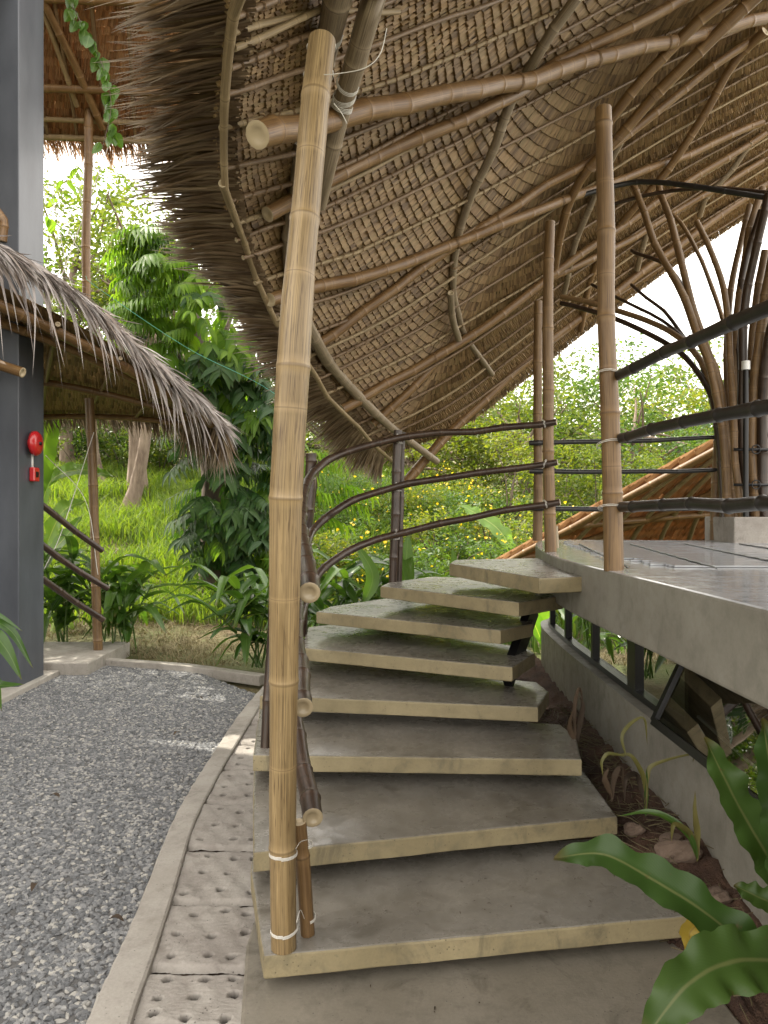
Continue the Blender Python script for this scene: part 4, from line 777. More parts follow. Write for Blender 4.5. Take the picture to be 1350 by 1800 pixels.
zb = EYE+120/F*6.85; c = MB(); disc(c, 6.82, zb, [(ax_, .06), (ax_+.03, .06), (ax_+.032, .115), (ax_+.055, .115), (ax_+.075, .10), (ax_+.085, .06), (ax_+.088, .01)]); c.build('bell', M['red'], al)
c = MB(); disc(c, 6.82, zb, [(ax_+.086, .018), (ax_+.10, .016), (ax_+.102, .005)]); c.build('bell_hub', M['black_steel'], al)
c = MB(); bar(c, (ax_+.008, 6.84, zb-.10), (ax_+.008, 6.84, zb-.24), .016, .016, up=(1, 0, 0)); c.build('conduit', M['white'], al)
c = MB(); box(c, ax_+.001, ax_+.05, 6.79, 6.90, zb-.35, zb-.22); bevel(c.build('call_box', M['red'], al, smooth=False), .01)
c = MB(); box(c, ax_+.05, ax_+.054, 6.82, 6.87, zb-.31, zb-.26); c.build('push_plate', M['black_steel'], al, smooth=False)
# lower awning
aw, f1, n1 = patch_roof('thatched_awning', at(20, 735, 9.4), at(392, 752, 8.9), at(-90, 470, 5.6), at(380, 738, 8.35), M['shingle'], 'lower thatched awning of the grey house with a silvery drooping leaf edge', 18,
    [(0, .02, .95, .02, .035, 'bam_beam'), (0, .42, .9, .42, .04, 'bam_beam'), (.0, .97, .98, .93, .05, 'bam_beam'), (0, .85, .97, .80, .04, 'bam_beam'), (.15, 0, .32, 1, .025, 'bam_roof'), (.38, 0, .55, 1, .02, 'bam_roof'), (.6, 0, .75, 1, .02, 'bam_roof'), (.83, 0, .9, 1, .02, 'bam_roof')], .15, .035, 'awning', sag=-.12)
sil = [at(-70, 395, 5.5), at(0, 440, 6.0), at(90, 490, 6.5), at(180, 560, 7.0), at(270, 640, 7.6), at(340, 700, 8.1), at(385, 745, 8.4)]
hang_fringe(aw, sil, M['silver'], 480, (.16, .34), lambda p: (.75, -.1, -.28), (.2, 1.0), (.009, .017), 200, 'edge')
hang_fringe(aw, [q+np.array([.02, 0, -.08]) for q in sil], M['silver'], 75, (.25, .48), lambda p: (.45, -.25, -.5), (.5, 1.4), (.008, .014), 60, 'edge')
sil2 = [q+np.array([-.10, .1, .06]) for q in sil]; hang_fringe(aw, sil2, M['silver'], 700, (.22, .38), lambda p: (.85, .2, -.42), (.1, .6), (.010, .017), 0, 'edge_top')
hang_fringe(aw, [at(60, 705, 9.4), at(200, 700, 9.2), at(330, 725, 8.9), at(385, 745, 8.6)], M['fringe'], 620, (.28, .46), lambda p: (.12, .5, -.75), (.1, .3), (.009, .016), 0, 'eave_fringe')
hang_fringe(aw, [at(330, 735, 8.7), at(388, 748, 8.5), at(385, 742, 8.3)], M['fringe'], 260, (.28, .5), lambda p: (rnd(-.3, .3), .2, -.8), (.1, .4), (.009, .016), 0, 'tip_fringe')
bamboo('beam', [at(-40, 632, 6.35), at(40, 655, 6.3)], .045, M['bam_beam'], aw, node=.3)
# upper roof
ur, f3, n3 = patch_roof('thatched_roof', at(-60, 235, 9.2), at(330, 250, 9.2), at(-120, -120, 7.4), at(420, -120, 7.4), M['orange'], 'upper thatched roof of the grey house glowing orange at the top left corner', 26,
    [(0, .02, 1, .02, .035, 'bam_pale'), (0, .12, 1, .12, .03, 'bam_pale'), (0, .30, 1, .29, .045, 'bam_beam'), (0, .74, 1, .72, .045, 'bam_beam')]+[(.25+.13*k, 0, .10+.13*k, 1, .022, 'bam_roof') for k in range(6)]+[(.62, .08, .28, .95, .045, 'bam_beam'), (.5, .2, .3, .9, .03, 'bam_pale')], .16, .035, grp=None)
hang_fringe(ur, [at(-60, 222, 9.2), at(130, 226, 9.2), at(330, 238, 9.2)], M['orange'], 700, (.25, .42), lambda p: (.1, .6, -.55), (.1, .3), (.008, .014), 0, 'eave_fringe')
bamboo('bamboo_pole', [at(157, 195, 8.9), at(152, 400, 8.9), at(152, 545, 8.9)], .05, M['bam_beam'], node=.5, label='slim bamboo pole holding the upper orange roof above the awning', cat='pole')
bamboo('bamboo_pole', [at(157, 700, 8.05), at(165, 900, 8.05), at(173, 1165, 8.0)], .048, M['bam_post'], node=.5, label='slim bamboo pole holding the lower awning beside the left stair rails', cat='pole')
lrail = rail_thing('three dark bamboo rails sloping down from the dark column at the left', tuple(at(130, 1000, 7.6)))
for a, b in (((70, 885), (180, 968)), ((70, 955), (190, 1035)), ((72, 1016), (182, 1090))): bamboo('rail', [at(*a, 7.15), at((a[0]+b[0])/2, (a[1]+b[1])/2+2, 7.5), at(*b, 7.75)], .033, M['bam_dark'], lrail, node=.3, r1=.030)
bamboo('stub_beam', [at(-30, 385, 6.5), at(3, 372, 6.6), at(3, 425, 6.6)], .05, M['bam_beam'], lh, node=.3)

# cords
def cord(pts, r, mat, label): c = MB(); wire(c, pts, r, 5, n=40); return c.build('cord', mat, label=label, cat='cord')
cord([at(150, 485, 8.7), at(172, 506, 8.8), at(330, 612, 9.5), at(480, 690, 10), at(610, 800, 11)], .003, M['green_cord'], 'thin green cord running from the bamboo pole across the tree to the right')
cord([at(75, 250, 8.9), at(120, 480, 9), at(150, 560, 9)], .005, M['wire'], 'pale guy cord slanting down left of the slim pole under the orange roof')
cord([at(200, 230, 9), at(140, 400, 9), at(80, 560, 9)], .006, M['wire'], 'pale guy cord slanting down across the slim pole under the orange roof')
cord([at(70, 320, 9), at(150, 450, 9), at(140, 330, 9.1)], .005, M['wire'], 'short pale cord forming a V between the column and the slim pole')
cord([at(165, 760, 8.0), at(110, 930, 7.7), at(78, 1000, 7.4)], .004, M['wire'], 'pale cord tied from the lower pole down to the left stair rails')
cord([at(80, 800, 7.7), at(150, 880, 7.9), at(172, 1010, 8)], .004, M['wire'], 'pale cord crossing behind the left stair rails')

# ---------------------------------------------------------------- vegetation helpers
LQ = np.array([(-.5, .45, 0), (0, 0, 0), (.5, .45, 0), (0, 1, 0)])
def leaf_cloud(mb, C, size, up=.3, droop=0., asp=.5):
    m = len(C); d_ = rng.normal(0, 1, (m, 3)); d_[:, 2] = d_[:, 2]*.6-droop; d_ /= np.linalg.norm(d_, axis=1)[:, None]
    r2_ = rng.normal(0, 1, (m, 3)); r2_[:, 2] += up*4; s = np.cross(d_, r2_); s /= np.linalg.norm(s, axis=1)[:, None]; nn_ = np.cross(s, d_)
    sz = size*rng.uniform(.6, 1.3, m)[:, None, None]
    V = C[:, None]+sz*(s[:, None]*LQ[None, :, :1]*asp+d_[:, None]*LQ[None, :, 1:2]+nn_[:, None]*np.array([.12, 0, .12, -.05])[None, :, None])
    base = np.arange(m)[:, None]*4; Fc = np.concatenate([base+[0, 1, 3], base+[1, 2, 3]]); lf = np.zeros((m, 4, 3)); lf[:, :, 0] = LQ[:, 0]*2; lf[:, :, 1] = LQ[:, 1]; lf[:, :, 2] = np.clip(rng.random(m), 0, 1)[:, None]
    mb.add(V.reshape(-1, 3), Fc, lf=lf.reshape(-1, 3))
def clumps(centre, rad, nc, per, cr):
    out_ = []
    for k in range(nc):
        d_ = rng.normal(0, 1, 3); d_ /= np.linalg.norm(d_); q = np.array(centre)+d_*np.array(rad)*rng.uniform(.35, 1)**.6; pts = rng.normal(0, 1, (per, 3)); pts /= np.linalg.norm(pts, axis=1)[:, None]; pts *= rng.uniform(.3, 1, (per, 1))**.5*cr*rng.uniform(.6, 1.3); pts[:, 2] *= .6; out_.append((q, q+pts))
    return out_
def branchy(mb, base, tips, r, k=7):
    base = np.array(base, float)
    for tip in tips: mid = base*.5+np.array(tip)*.5+rng.normal(0, .12, 3)*np.linalg.norm(np.array(tip)-base)*.4; mid[2] += .1; P = catmull([base, mid, tip], 7); T, N, B = frames(P); a = np.arange(5)/5*2*np.pi; rr = np.linspace(r, r*.25, 7); ring = P[:, None]+rr[:, None, None]*(N[:, None]*np.cos(a)[None, :, None]+B[:, None]*np.sin(a)[None, :, None]); i = np.arange(30); r_, c_ = i//5, i % 5; mb.add(ring.reshape(-1, 3), np.stack([r_*5+c_, r_*5+(c_+1) % 5, (r_+1)*5+(c_+1) % 5, (r_+1)*5+c_], 1))
def trunk(mb, pts, r0, r1, seg=10):
    P = catmull(pts, 16); P = P+rng.normal(0, r0*.12, P.shape)*np.linspace(0, 1, 16)[:, None]; T, N, B = frames(P); a = np.arange(seg)/seg*2*np.pi; rr = np.linspace(r0, r1, 16)*(1+.5*np.exp(-np.linspace(0, 9, 16))); ring = P[:, None]+(rr[:, None]*(1+.12*np.sin(a*3+1)[None]))[:, :, None]*(N[:, None]*np.cos(a)[None, :, None]+B[:, None]*np.sin(a)[None, :, None])
    i = np.arange(15*seg); r_, c_ = i//seg, i % seg; mb.add(ring.reshape(-1, 3), np.stack([r_*seg+c_, r_*seg+(c_+1) % seg, (r_+1)*seg+(c_+1) % seg, (r_+1)*seg+c_], 1)); return P
def tree(px, Y, ztop, rx, rz, label, mat, nc=40, per=130, cr=.9, leaf=.16, lean=(0, 0), tr=.16, grp='trees on the hillside', base=None):
    x = (px-675)/F*Y; z0 = terrf(x, Y); cz = ztop-rz; t = thing('tree', (x, Y, z0), label, 'tree', grp); mb = MB()
    top = (x+lean[0], Y+lean[1], cz); P = trunk(mb, [(x, Y, z0-.1), (x+lean[0]*.3+rnd(-.2, .2), Y, z0+(cz-z0)*.5), top], tr, tr*.5)
    cl = clumps(top, (rx, rx, rz), nc, per, cr); forks = [P[9], P[12], P[15]]
    for k, (q, _) in enumerate(cl[:min(nc, 26)]): branchy(mb, forks[k % 3], [q], tr*.35)
    mb.build('trunk', M['bark'], t); c = MB(); leaf_cloud(c, np.concatenate([p for _, p in cl]), leaf); c.build('crown', mat, t); return t

# hillside trees (left, seen between the roofs)
tree(120, 19, 10.6, 2.8, 2.6, 'tall open crowned tree behind the slim pole under the orange roof', M['leaf_far'], 46, 150, .75, .15, (.2, 0), .17)
tree(240, 17, 9.4, 2.3, 2.8, 'forked tree with sparse olive foliage left of the big drooping tree', M['leaf_far'], 36, 140, .7, .14, (.5, 0), .20)
tree(60, 26, 10, 3.6, 3.2, 'dense dark tree low behind the dark column', M['leaf_mid'], 40, 150, 1.1, .2)
tree(205, 22, 6.4, 3., 1.8, 'broad bushy tree seen below the awning', M['leaf_mid'], 40, 150, 1.0, .17)
tree(330, 25, 9.5, 4, 3.5, 'large tree hidden behind the drooping tree', M['leaf_mid'], 46, 150, 1.2, .2)
tree(470, 22, 5.6, 3., 1.9, 'rounded tree behind the tall straw coloured post', M['leaf_far'], 36, 150, 1.0, .17)
tree(590, 21, 5.2, 2.6, 1.8, 'rounded tree seen below the roof tip', M['leaf_far'], 40, 150, .9, .15)
tree(720, 20, 4.7, 2.5, 1.7, 'low yellow green tree right of the roof tip', M['leaf_yellow'], 44, 150, .85, .14)
tree(820, 24, 6.0, 3.0, 2.4, 'light green tree left of the deck posts', M['leaf_yellow'], 46, 150, .95, .15)
tree(920, 20, 5.5, 2.4, 2.1, 'leafy tree between the roof edge and the three deck posts', M['leaf_far'], 46, 150, .8, .14)
tree(1010, 24, 6.9, 2.7, 2.6, 'tall leafy tree between the deck posts', M['leaf_far'], 48, 150, .85, .15)
tree(1110, 20, 6.0, 2.4, 2.3, 'bright green tree right of the near deck post', M['leaf_bush'], 52, 160, .8, .14)
tree(1195, 25, 6.5, 2.6, 2.3, 'yellow green tree left of the bamboo column', M['leaf_yellow'], 44, 150, .9, .16)
tree(1320, 28, 9., 3.5, 3.4, 'tall tree behind the bamboo column', M['leaf_far'], 40, 150, 1.0, .18)
tree(1500, 25, 8., 3.5, 3.2, 'tree beyond the right end of the deck', M['leaf_mid'], 36, 140, 1.1, .2)
tree(-135, 9.3, 5.6, 1.5, 1.9, 'small bushy tree added just outside the left edge to dapple the gravel', M['leaf_mid'], 30, 120, .7, .15)  # added tree outside the frame, placed to break up sun on the gravel
# hillside tree trunks in front of the wood
for (px, Y, lean, r_, lab) in ((225, 16, (-.25, .3), .17, 'leaning brown tree trunk with a fork on the grassy slope'), (178, 18, (.15, 0), .12, 'straight grey tree trunk below the awning')):
    x = (px-675)/F*Y; z0 = terrf(x, Y); t = thing('tree', (x, Y, z0), lab, 'tree', 'trees on the hillside'); mb = MB(); P = trunk(mb, [(x, Y, z0-.1), (x+lean[0]*-1.2, Y, z0+1.2), (x+lean[0]*-2+.1, Y, z0+4)], r_, r_*.5); tp = P[-1]; cl = clumps(tp+[0, 0, .8], (1.3, 1.3, 1.), 16, 110, .6); branchy(mb, tp, [q for q, _ in cl], .06); mb.build('trunk', M['bark'], t); c = MB(); leaf_cloud(c, np.concatenate([p for _, p in cl]), .12); c.build('crown', M['leaf_far'], t)
# far wood
c = MB(); pts = []
for k in range(300):
    x = rnd(-46, 46); y = rnd(34, 48); z = terrf(x, y)+rnd(0, 3.6)+1.5*math.sin(x*.35); pts.append(np.array((x, y, z))+rng.normal(0, 1, (100, 3))*[1.3, 1.3, .9])
leaf_cloud(c, np.concatenate(pts), .42); c.build('distant_wood', M['leaf_far'], kind='stuff', label='far mass of green woodland closing the view on top of the slope', cat='woodland')

# bushes
def bush(px, Y, w_, h_, label, mat, nleaf=1600, leaf=.09, grp='bushes on the slope', fl=0):
    x = (px-675)/F*Y; z0 = terrf(x, Y); t = thing('bush', (x, Y, z0), label, 'bush', grp); cl = clumps((x, Y, z0+h_*.5), (w_, w_*.8, h_*.55), 18, nleaf//18, .35); c = MB(); leaf_cloud(c, np.concatenate([p for _, p in cl]), leaf); c.build('foliage', mat, t)
    mb = MB(); branchy(mb, (x, Y, z0-.05), [q for q, _ in cl[:8]], .02); mb.build('stem', M['bark_dark'], t)
    if fl:
        c = MB(); leaf_cloud(c, np.array([q+rng.normal(0, .3, 3)+[0, -.3, .15] for q, _ in cl for _ in range(fl)]), .06, asp=.9); c.build('flowers', M['flower'], t, kind='stuff')
bl = []
for k in range(26):
    px = 545+k*15+rnd(-10, 10); Y = rnd(10.5, 17); bl.append((px, Y))
words = ['low leafy bush with yellow flowers on the bank behind the stair railing', 'feathery green bush on the bank behind the stair railing']
for k, (px, Y) in enumerate(bl): bush(px, Y, rnd(.6, 1.0), rnd(.6, 1.05), words[0] if k % 2 == 0 else words[1], M['leaf_bush'] if k % 3 else M['leaf_yellow'], 1300, .075, 'flowering bushes on the bank' if k % 2 == 0 else 'feathery bushes on the bank', 2 if k % 2 == 0 else 0)
for k in range(12): bush(80+k*36+rnd(-14, 14), rnd(19, 23), rnd(1.0, 1.4), rnd(1.2, 2.0), 'dense green bush at the top of the grassy slope', M['leaf_mid'] if k % 2 else M['leaf_far'], 1500, .11, 'bushes above the grass slope')
for k in range(10): bush(900+k*48+rnd(-14, 14), rnd(15, 19), rnd(1.0, 1.5), rnd(1.6, 2.6), 'tangled green bush on the slope beyond the deck', M['leaf_far'] if k % 2 else M['leaf_yellow'], 1700, .10, 'bushes beyond the deck')

# grass
def grass(name, n_, xr, yr, L, mat, label, wd=.006, cond=None, lean=.4):
    x = rng.uniform(*xr, n_); y = rng.uniform(*yr, n_); 
    if cond is not None: k = cond(x, y); x, y = x[k], y[k]
    m = len(x); z = terr(x, y); clump = .55+.75*(np.sin(x*2.1+np.sin(y*1.7))*np.sin(y*2.6+x) > -.2); L_ = L*rng.uniform(.4, 1.2, m)*clump; a = rng.uniform(0, 6.28, m); ln_ = rng.uniform(.1, lean, m)*2
    dx, dy = np.cos(a), np.sin(a); b = rng.uniform(0, 6.28, m); sx, sy = np.cos(b), np.sin(b); wv = wd*rng.uniform(.7, 1.5, m)
    B = np.stack([x, y, z-.02], 1); Sd = np.stack([sx*wv, sy*wv, 0*x], 1); mid = B+np.stack([dx*L_*ln_*.25, dy*L_*ln_*.25, L_*.6], 1); tip = B+np.stack([dx*L_*ln_, dy*L_*ln_, L_*.9], 1)
    V = np.stack([B-Sd, B+Sd, mid+Sd*.8, mid-Sd*.8, tip], 1).reshape(-1, 3); base = np.arange(m)[:, None]*5; c = MB(); lf = np.zeros((m, 5, 3)); lf[:, :, 2] = rng.random(m)[:, None]; lf[:, :, 1] = [0, 0, .5, .5, 1]
    q = (base+[0, 1, 2, 3]).tolist()+(base+[3, 2, 4]).tolist(); c.add(V, q, lf=lf.reshape(-1, 3)); c.build(name, mat, label=label, cat='grass', kind='stuff')
grass('grass', 80000, (-11, 2), (10.2, 22), .36, M['grass'], 'bright yellow green grass growing up the slope', .010, lambda x, y: x/y > -.56+0*x)
grass('grass', 26000, (-5.5, 9), (8.6, 18), .30, M['leaf_bush'], 'mixed green ground cover under the bushes on the bank', .016, lambda x, y: (x/y > -.12) & (x/y < .6))
grass('dry_grass', 17000, (-4.6, 1.5), (8.0, 11.4), .10, M['dry_grass'], 'dry cut grass and straw lying beyond the gravel', .004, None, 1.6)

# ---------------------------------------------------------------- big tree draped with hanging pinnate leaves
def compound(nl, L, wl, mat, name, hang=.8):
    c = MB(); R_ = catmull([(0, 0, 0), (0, L*.45, -.02), (0, L, -L*.28)], nl+1); wire(c, R_, .004, 4, n=8); c.at['lf'] = [np.zeros((c.n, 3))]
    for k in range(1, nl+1):
        for s in (-1, 1):
            p = R_[k]; ll = wl*(1-.35*abs(k/nl-.45))*rnd(.85, 1.1); d_ = np.array((s*rnd(.45, .7), .25, -hang*rnd(.7, 1.1))); d_ /= np.linalg.norm(d_); blade(c, [p, p+d_*ll*.5+[s*.02, 0, .01], p+d_*ll+[0, 0, -.03]], ll*.13, up=(0, 1, .3), n=6, m=1, fold=.25, prof=lambda t: np.sin(np.pi*t**.8)**.8)
    return c.mesh(name, mat)
cm_l = [compound(7, .50, .30, M['leaf_droop_lit'], 'leaf', .9), compound(9, .62, .26, M['leaf_droop_lit'], 'leaf', 1.3), compound(6, .42, .34, M['leaf_droop_lit'], 'leaf', 1.1)]
cm_d = [compound(6, .46, .34, M['leaf_droop_shaded'], 'leaf', .6), compound(7, .5, .32, M['leaf_droop_shaded'], 'leaf', .9)]
TX = (378-675)/F*11.5; bt = thing('tree', (TX, 11.5, terrf(TX, 11.5)), 'big tree draped in hanging glossy pinnate leaves, standing between the awning and the tall post', 'tree')
mb = MB(); trunk(mb, [(TX, 11.5, 0), (TX-.02, 11.5, 1.7), (TX-.2, 11.6, 3.6), (TX-.6, 11.7, 5.6)], .26, .10); branchy(mb, (TX-.2, 11.6, 3.6), [(TX-1.2, 11.3, 4.9), (TX+.7, 11.3, 4.6), (TX+.3, 12, 5.3), (TX-.9, 12, 5.4)], .07); mb.build('trunk', M['bark_dark'], bt)
nleaf = 0; spots = []
def outline(py):  # left and right pixel bounds of the crown
    pts = [(385, 240, 300), (430, 225, 340), (520, 222, 430), (600, 245, 470), (700, 305, 500), (800, 330, 505), (900, 335, 490), (960, 355, 470), (1040, 352, 440), (1100, 365, 415)]
    a = np.array(pts); return np.interp(py, a[:, 0], a[:, 1]), np.interp(py, a[:, 0], a[:, 2])
for k in range(500):
    py = rnd(392, 1065); a, b = outline(py); px = rnd(a+12, b-12); edge = abs((px-(a+b)/2)/((b-a)/2)); Y = 11.5-math.sqrt(max(0, 1-edge**2))*((b-a)/2/F*11.5)*.75*rnd(.5, 1.15)+rnd(0, .1)
    if k > 400: Y = 11.5+rnd(0, .8)
    spots.append((px, py, Y, edge))
stuff_d = MB()
for k, (px, py, Y, edge) in enumerate(spots):
    p = at(px, py, Y); yaw = math.atan2(-(p[0]-TX), p[1]-11.5)+rnd(-.7, .7); light = (py < 620 or (edge > .55 and px > 370) or py < 760 and random.random() < .35) and random.random() < .9  # top and rim leaves take the lit colour, the rest the shaded one
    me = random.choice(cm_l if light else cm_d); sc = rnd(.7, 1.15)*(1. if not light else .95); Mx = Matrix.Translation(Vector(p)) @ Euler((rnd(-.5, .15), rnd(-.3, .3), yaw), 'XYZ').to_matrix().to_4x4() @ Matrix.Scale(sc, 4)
    if k < 300: place('leaf', me, Mx, bt)
    else:
        m = len(me.vertices); V = np.zeros(m*3); me.vertices.foreach_get('co', V); V = V.reshape(-1, 3); Mn = np.array(Mx); V = V@Mn[:3, :3].T+Mn[:3, 3]; lf = np.zeros(m*3); me.attributes['lf'].data.foreach_get('vector', lf); stuff_d.add(V, [list(p_.vertices) for p_ in me.polygons], lf=lf.reshape(-1, 3), mi=0 if light else 1)
stuff_d.build('foliage', [M['leaf_droop_lit'], M['leaf_droop_shaded']], bt, kind='stuff')
# a sapling with backlit leaves behind the stair rail
sx_ = at(575, 840, 9.5); sap = thing('sapling', (sx_[0], 9.5, terrf(sx_[0], 9.5)), 'young tree with glowing yellow green pinnate leaves behind the stair railing', 'sapling')
mb = MB(); wire(mb, [(sx_[0]-.25, 9.5, 0), (sx_[0]-.2, 9.5, 1.4), (sx_[0]-.1, 9.5, 2.3)], .018, 6); mb.build('stem', M['bark_dark'], sap)
for px, py in ((548, 830), (560, 865), (575, 880), (550, 905), (590, 850), (545, 790), (520, 850), (560, 750)): place('leaf', random.choice(cm_l), Matrix.Translation(Vector(at(px, py, 9.5+rnd(-.3, .3)))) @ Euler((0, 0, rnd(-1.8, -1.)), 'XYZ').to_matrix().to_4x4(), sap)

# ---------------------------------------------------------------- ginger clumps and other plants
def ginger_leaf(q, mat='leaf_ginger'):
    c = MB(); L = 1.; blade(c, [(0, 0, 0), (0, .33, .06), (0, .68, .0), (0, 1., -.22-.12*q)], .115, n=10, fold=.35, m=2, rv=q/3, prof=lambda t: np.sin(np.pi*np.clip(t*.93+.05, 0, 1)**.8)**.75); return c.mesh('leaf', M[mat])
GL = [ginger_leaf(q) for q in range(4)]
def ginger(px, py, Y, n_, h_, label, spread=.35, grp='broad leaved ginger clumps', ll=.5, lean=None):
    b = at(px, py, Y); b[2] = max(terrf(b[0], b[1]), 0 if Y < 8 else -9); t = thing('ginger_plant', tuple(b), label, 'plant', grp)
    for k in range(n_):
        a = rnd(0, 6.28); top = b+np.array((math.cos(a)*spread*rnd(.3, 1.2), math.sin(a)*spread*rnd(.3, 1.2), h_*rnd(.65, 1.1)))
        if lean: top = top+np.array(lean)
        st_ = catmull([b+rng.normal(0, .06, 3)*[1, 1, 0], (b+top)/2+[0, 0, .08], top], 12); mb = MB(); wire(mb, st_, .009, 6, n=10); mb.build('stem', M['leaf_ginger'], t)
        for j in range(6):
            p = st_[min(11, 3+j+(j > 0)+(j > 2))]; yaw = a+(0 if j % 2 else math.pi)+rnd(-.6, .6)-math.pi/2; sc = ll*rnd(.7, 1.15)
            Mx = Matrix.Translation(Vector(p)) @ Euler((rnd(.0, .75), rnd(-.3, .3), yaw), 'XYZ').to_matrix().to_4x4() @ Matrix.Scale(sc, 4); place('leaf', GL[random.randrange(4)], Mx, t)
ginger(110, 1150, 8.6, 7, 1.25, 'tall ginger clump behind the left stair rails', .5, None, .62)
ginger(215, 1150, 8.5, 7, .95, 'ginger clump arching right of the lower bamboo pole', .45, None, .60)
ginger(185, 1160, 8.9, 4, 1.0, 'ginger clump directly behind the lower bamboo pole', .4, None, .55)
ginger(452, 1200, 7.7, 10, .85, 'ginger clump with arching leaves just left of the tall post, past the gravel', .45, None, .55, (-.1, -.1, 0))
ginger(540, 1170, 7.6, 4, .9, 'ginger clump hidden behind the tall straw post and dark rail post', .35, None, .5)
ginger(610, 1120, 6.9, 8, 1.1, 'ginger clump with upright leaves behind the middle steps', .35, None, .55)
ginger(720, 1100, 7.2, 7, 1.2, 'ginger clump with one broad upright leaf behind the dark double post', .35, None, .55)
ginger(800, 1090, 7.6, 3, .95, 'small ginger clump behind the topmost step', .3, None, .5)
# upright single leaves seen over the steps
lp = thing('canna_plant', tuple(at(715, 1080, 6.6)), 'plant with a single broad paddle leaf standing just right of the dark double post', 'plant')
for pts, hw in (([at(705, 1080, 6.6), at(712, 1010, 6.5), at(718, 935, 6.5)], .085), ([at(790, 1060, 6.8), at(800, 1010, 6.8), at(795, 960, 6.8)], .05), ([at(640, 1060, 6.4), at(655, 1010, 6.4), at(622, 950, 6.4)], .06)):
    c = MB(); blade(c, pts, hw, up=(0, -1, .1), n=14, fold=.15, m=2, rv=.7); c.build('leaf', M['leaf_ginger'], lp)
# banana plants
bn = thing('banana_plant', (-4.2, 10.3, 0), 'banana plant with a broad arching leaf seen between the dark column and the lower pole', 'plant')
for pts, hw in (([at(60, 900, 9.6), at(75, 800, 9.6), at(88, 740, 9.6), at(96, 700, 9.6)], .19), ([at(70, 900, 9.8), at(90, 845, 9.6), at(140, 826, 9.4), at(205, 838, 9.2)], .13), ([at(80, 960, 9.5), at(110, 900, 9.3), at(150, 880, 9.2)], .14), ([at(60, 1000, 9.4), at(110, 950, 9.1), at(145, 905, 9.0)], .12)):
    c = MB(); blade(c, pts, hw, up=(.1, -.8, .6), n=26, fold=.2, m=3, wave=.10, wf=6, rv=rnd(0, 1)); c.build('leaf', M['leaf_banana'], bn)
c = MB(); trunk(c, [(-4.35, 10.0, -.05), (-4.35, 10, .8), (-4.3, 9.9, 1.5)], .12, .05); c.build('stem', M['leaf_banana'], bn)
bn2 = thing('banana_plant', tuple(at(900, 990, 12)), 'torn banana leaf hanging over the bank left of the deck corner', 'plant')
c = MB(); blade(c, [at(905, 985, 12), at(880, 935, 12), at(840, 905, 12.1), at(805, 885, 12.2)], .16, up=(.1, -.7, .7), n=26, fold=.1, m=3, wave=.15, wf=7); c.build('leaf', M['leaf_banana'], bn2)
bn3 = thing('banana_plant', (2.0, 8.6, 0), 'low banana plant seen through the first window under the deck', 'plant')
for pts, hw in (([(1.9, 8.7, -.05), (1.85, 8.2, .5), (1.7, 7.6, .75), (1.75, 7.1, .55)], .13), ([(2.0, 8.7, -.05), (2.1, 8.3, .6), (2.4, 7.8, .9), (2.7, 7.4, .6)], .14), ([(1.9, 8.7, 0), (1.6, 8.2, .5), (1.3, 7.7, .7), (1.1, 7.3, .4)], .12)):
    c = MB(); blade(c, pts, hw, n=20, fold=.2, m=2, wave=.08, rv=rnd(0, 1)); c.build('leaf', M['leaf_banana'], bn3)
# vine hanging in front of the upper roof
vn = thing('hanging_vine', tuple(at(175, 60, 7.6)), 'thin vine with lobed green leaves hanging in front of the orange roof', 'vine')
VP = [at(120, -20, 7.6), at(135, 25, 7.5), at(160, 70, 7.5), at(185, 130, 7.5), at(195, 190, 7.5), at(180, 260, 7.5)]; c = MB(); wire(c, VP, .004, 4); c.build('stem', M['bark_dark'], vn); VR = catmull(VP, 24)
c = MB(); blade(c, [(0, 0, 0), (0, .5, .03), (0, 1, -.1)], .36, n=7, m=2, fold=.2, rv=.5, prof=lambda t: np.sin(np.pi*t**.6)**.8); vm_ = c.mesh('leaf', M['leaf_ginger'])
for k in range(23):
    for j in range(2): place('leaf', vm_, Matrix.Translation(Vector(VR[k]+rng.normal(0, .03, 3))) @ Euler((rnd(-1.8, -.9), rnd(-.5, .5), rnd(-1.2, 1.2)), 'XYZ').to_matrix().to_4x4() @ Matrix.Scale(rnd(.10, .17), 4), vn)
yv = thing('creeper', tuple(at(110, 400, 9.5)), 'creeper with yellow green leaves climbing the cords beside the dark column', 'creeper')
c = MB(); wire(c, [at(78, 480, 9.4), at(90, 390, 9.4), at(115, 320, 9.4), at(150, 275, 9.4)], .004, 4); c.build('stem', M['bark_dark'], yv)
c = MB(); blade(c, [(0, 0, 0), (0, .5, .03), (0, 1, -.1)], .28, n=7, m=2, fold=.2, rv=.9); vy = c.mesh('leaf', M['leaf_banana'])
for px, py in ((90, 385), (95, 392), (120, 320), (128, 325), (115, 318), (105, 350), (112, 345), (135, 290), (142, 295), (78, 430), (80, 450), (85, 380)): place('leaf', vy, Matrix.Translation(Vector(at(px+rnd(-5, 5), py, 9.3))) @ Euler((rnd(-1.2, -.3), rnd(-.5, .5), rnd(-2, 2)), 'XYZ').to_matrix().to_4x4() @ Matrix.Scale(rnd(.14, .22), 4), yv)
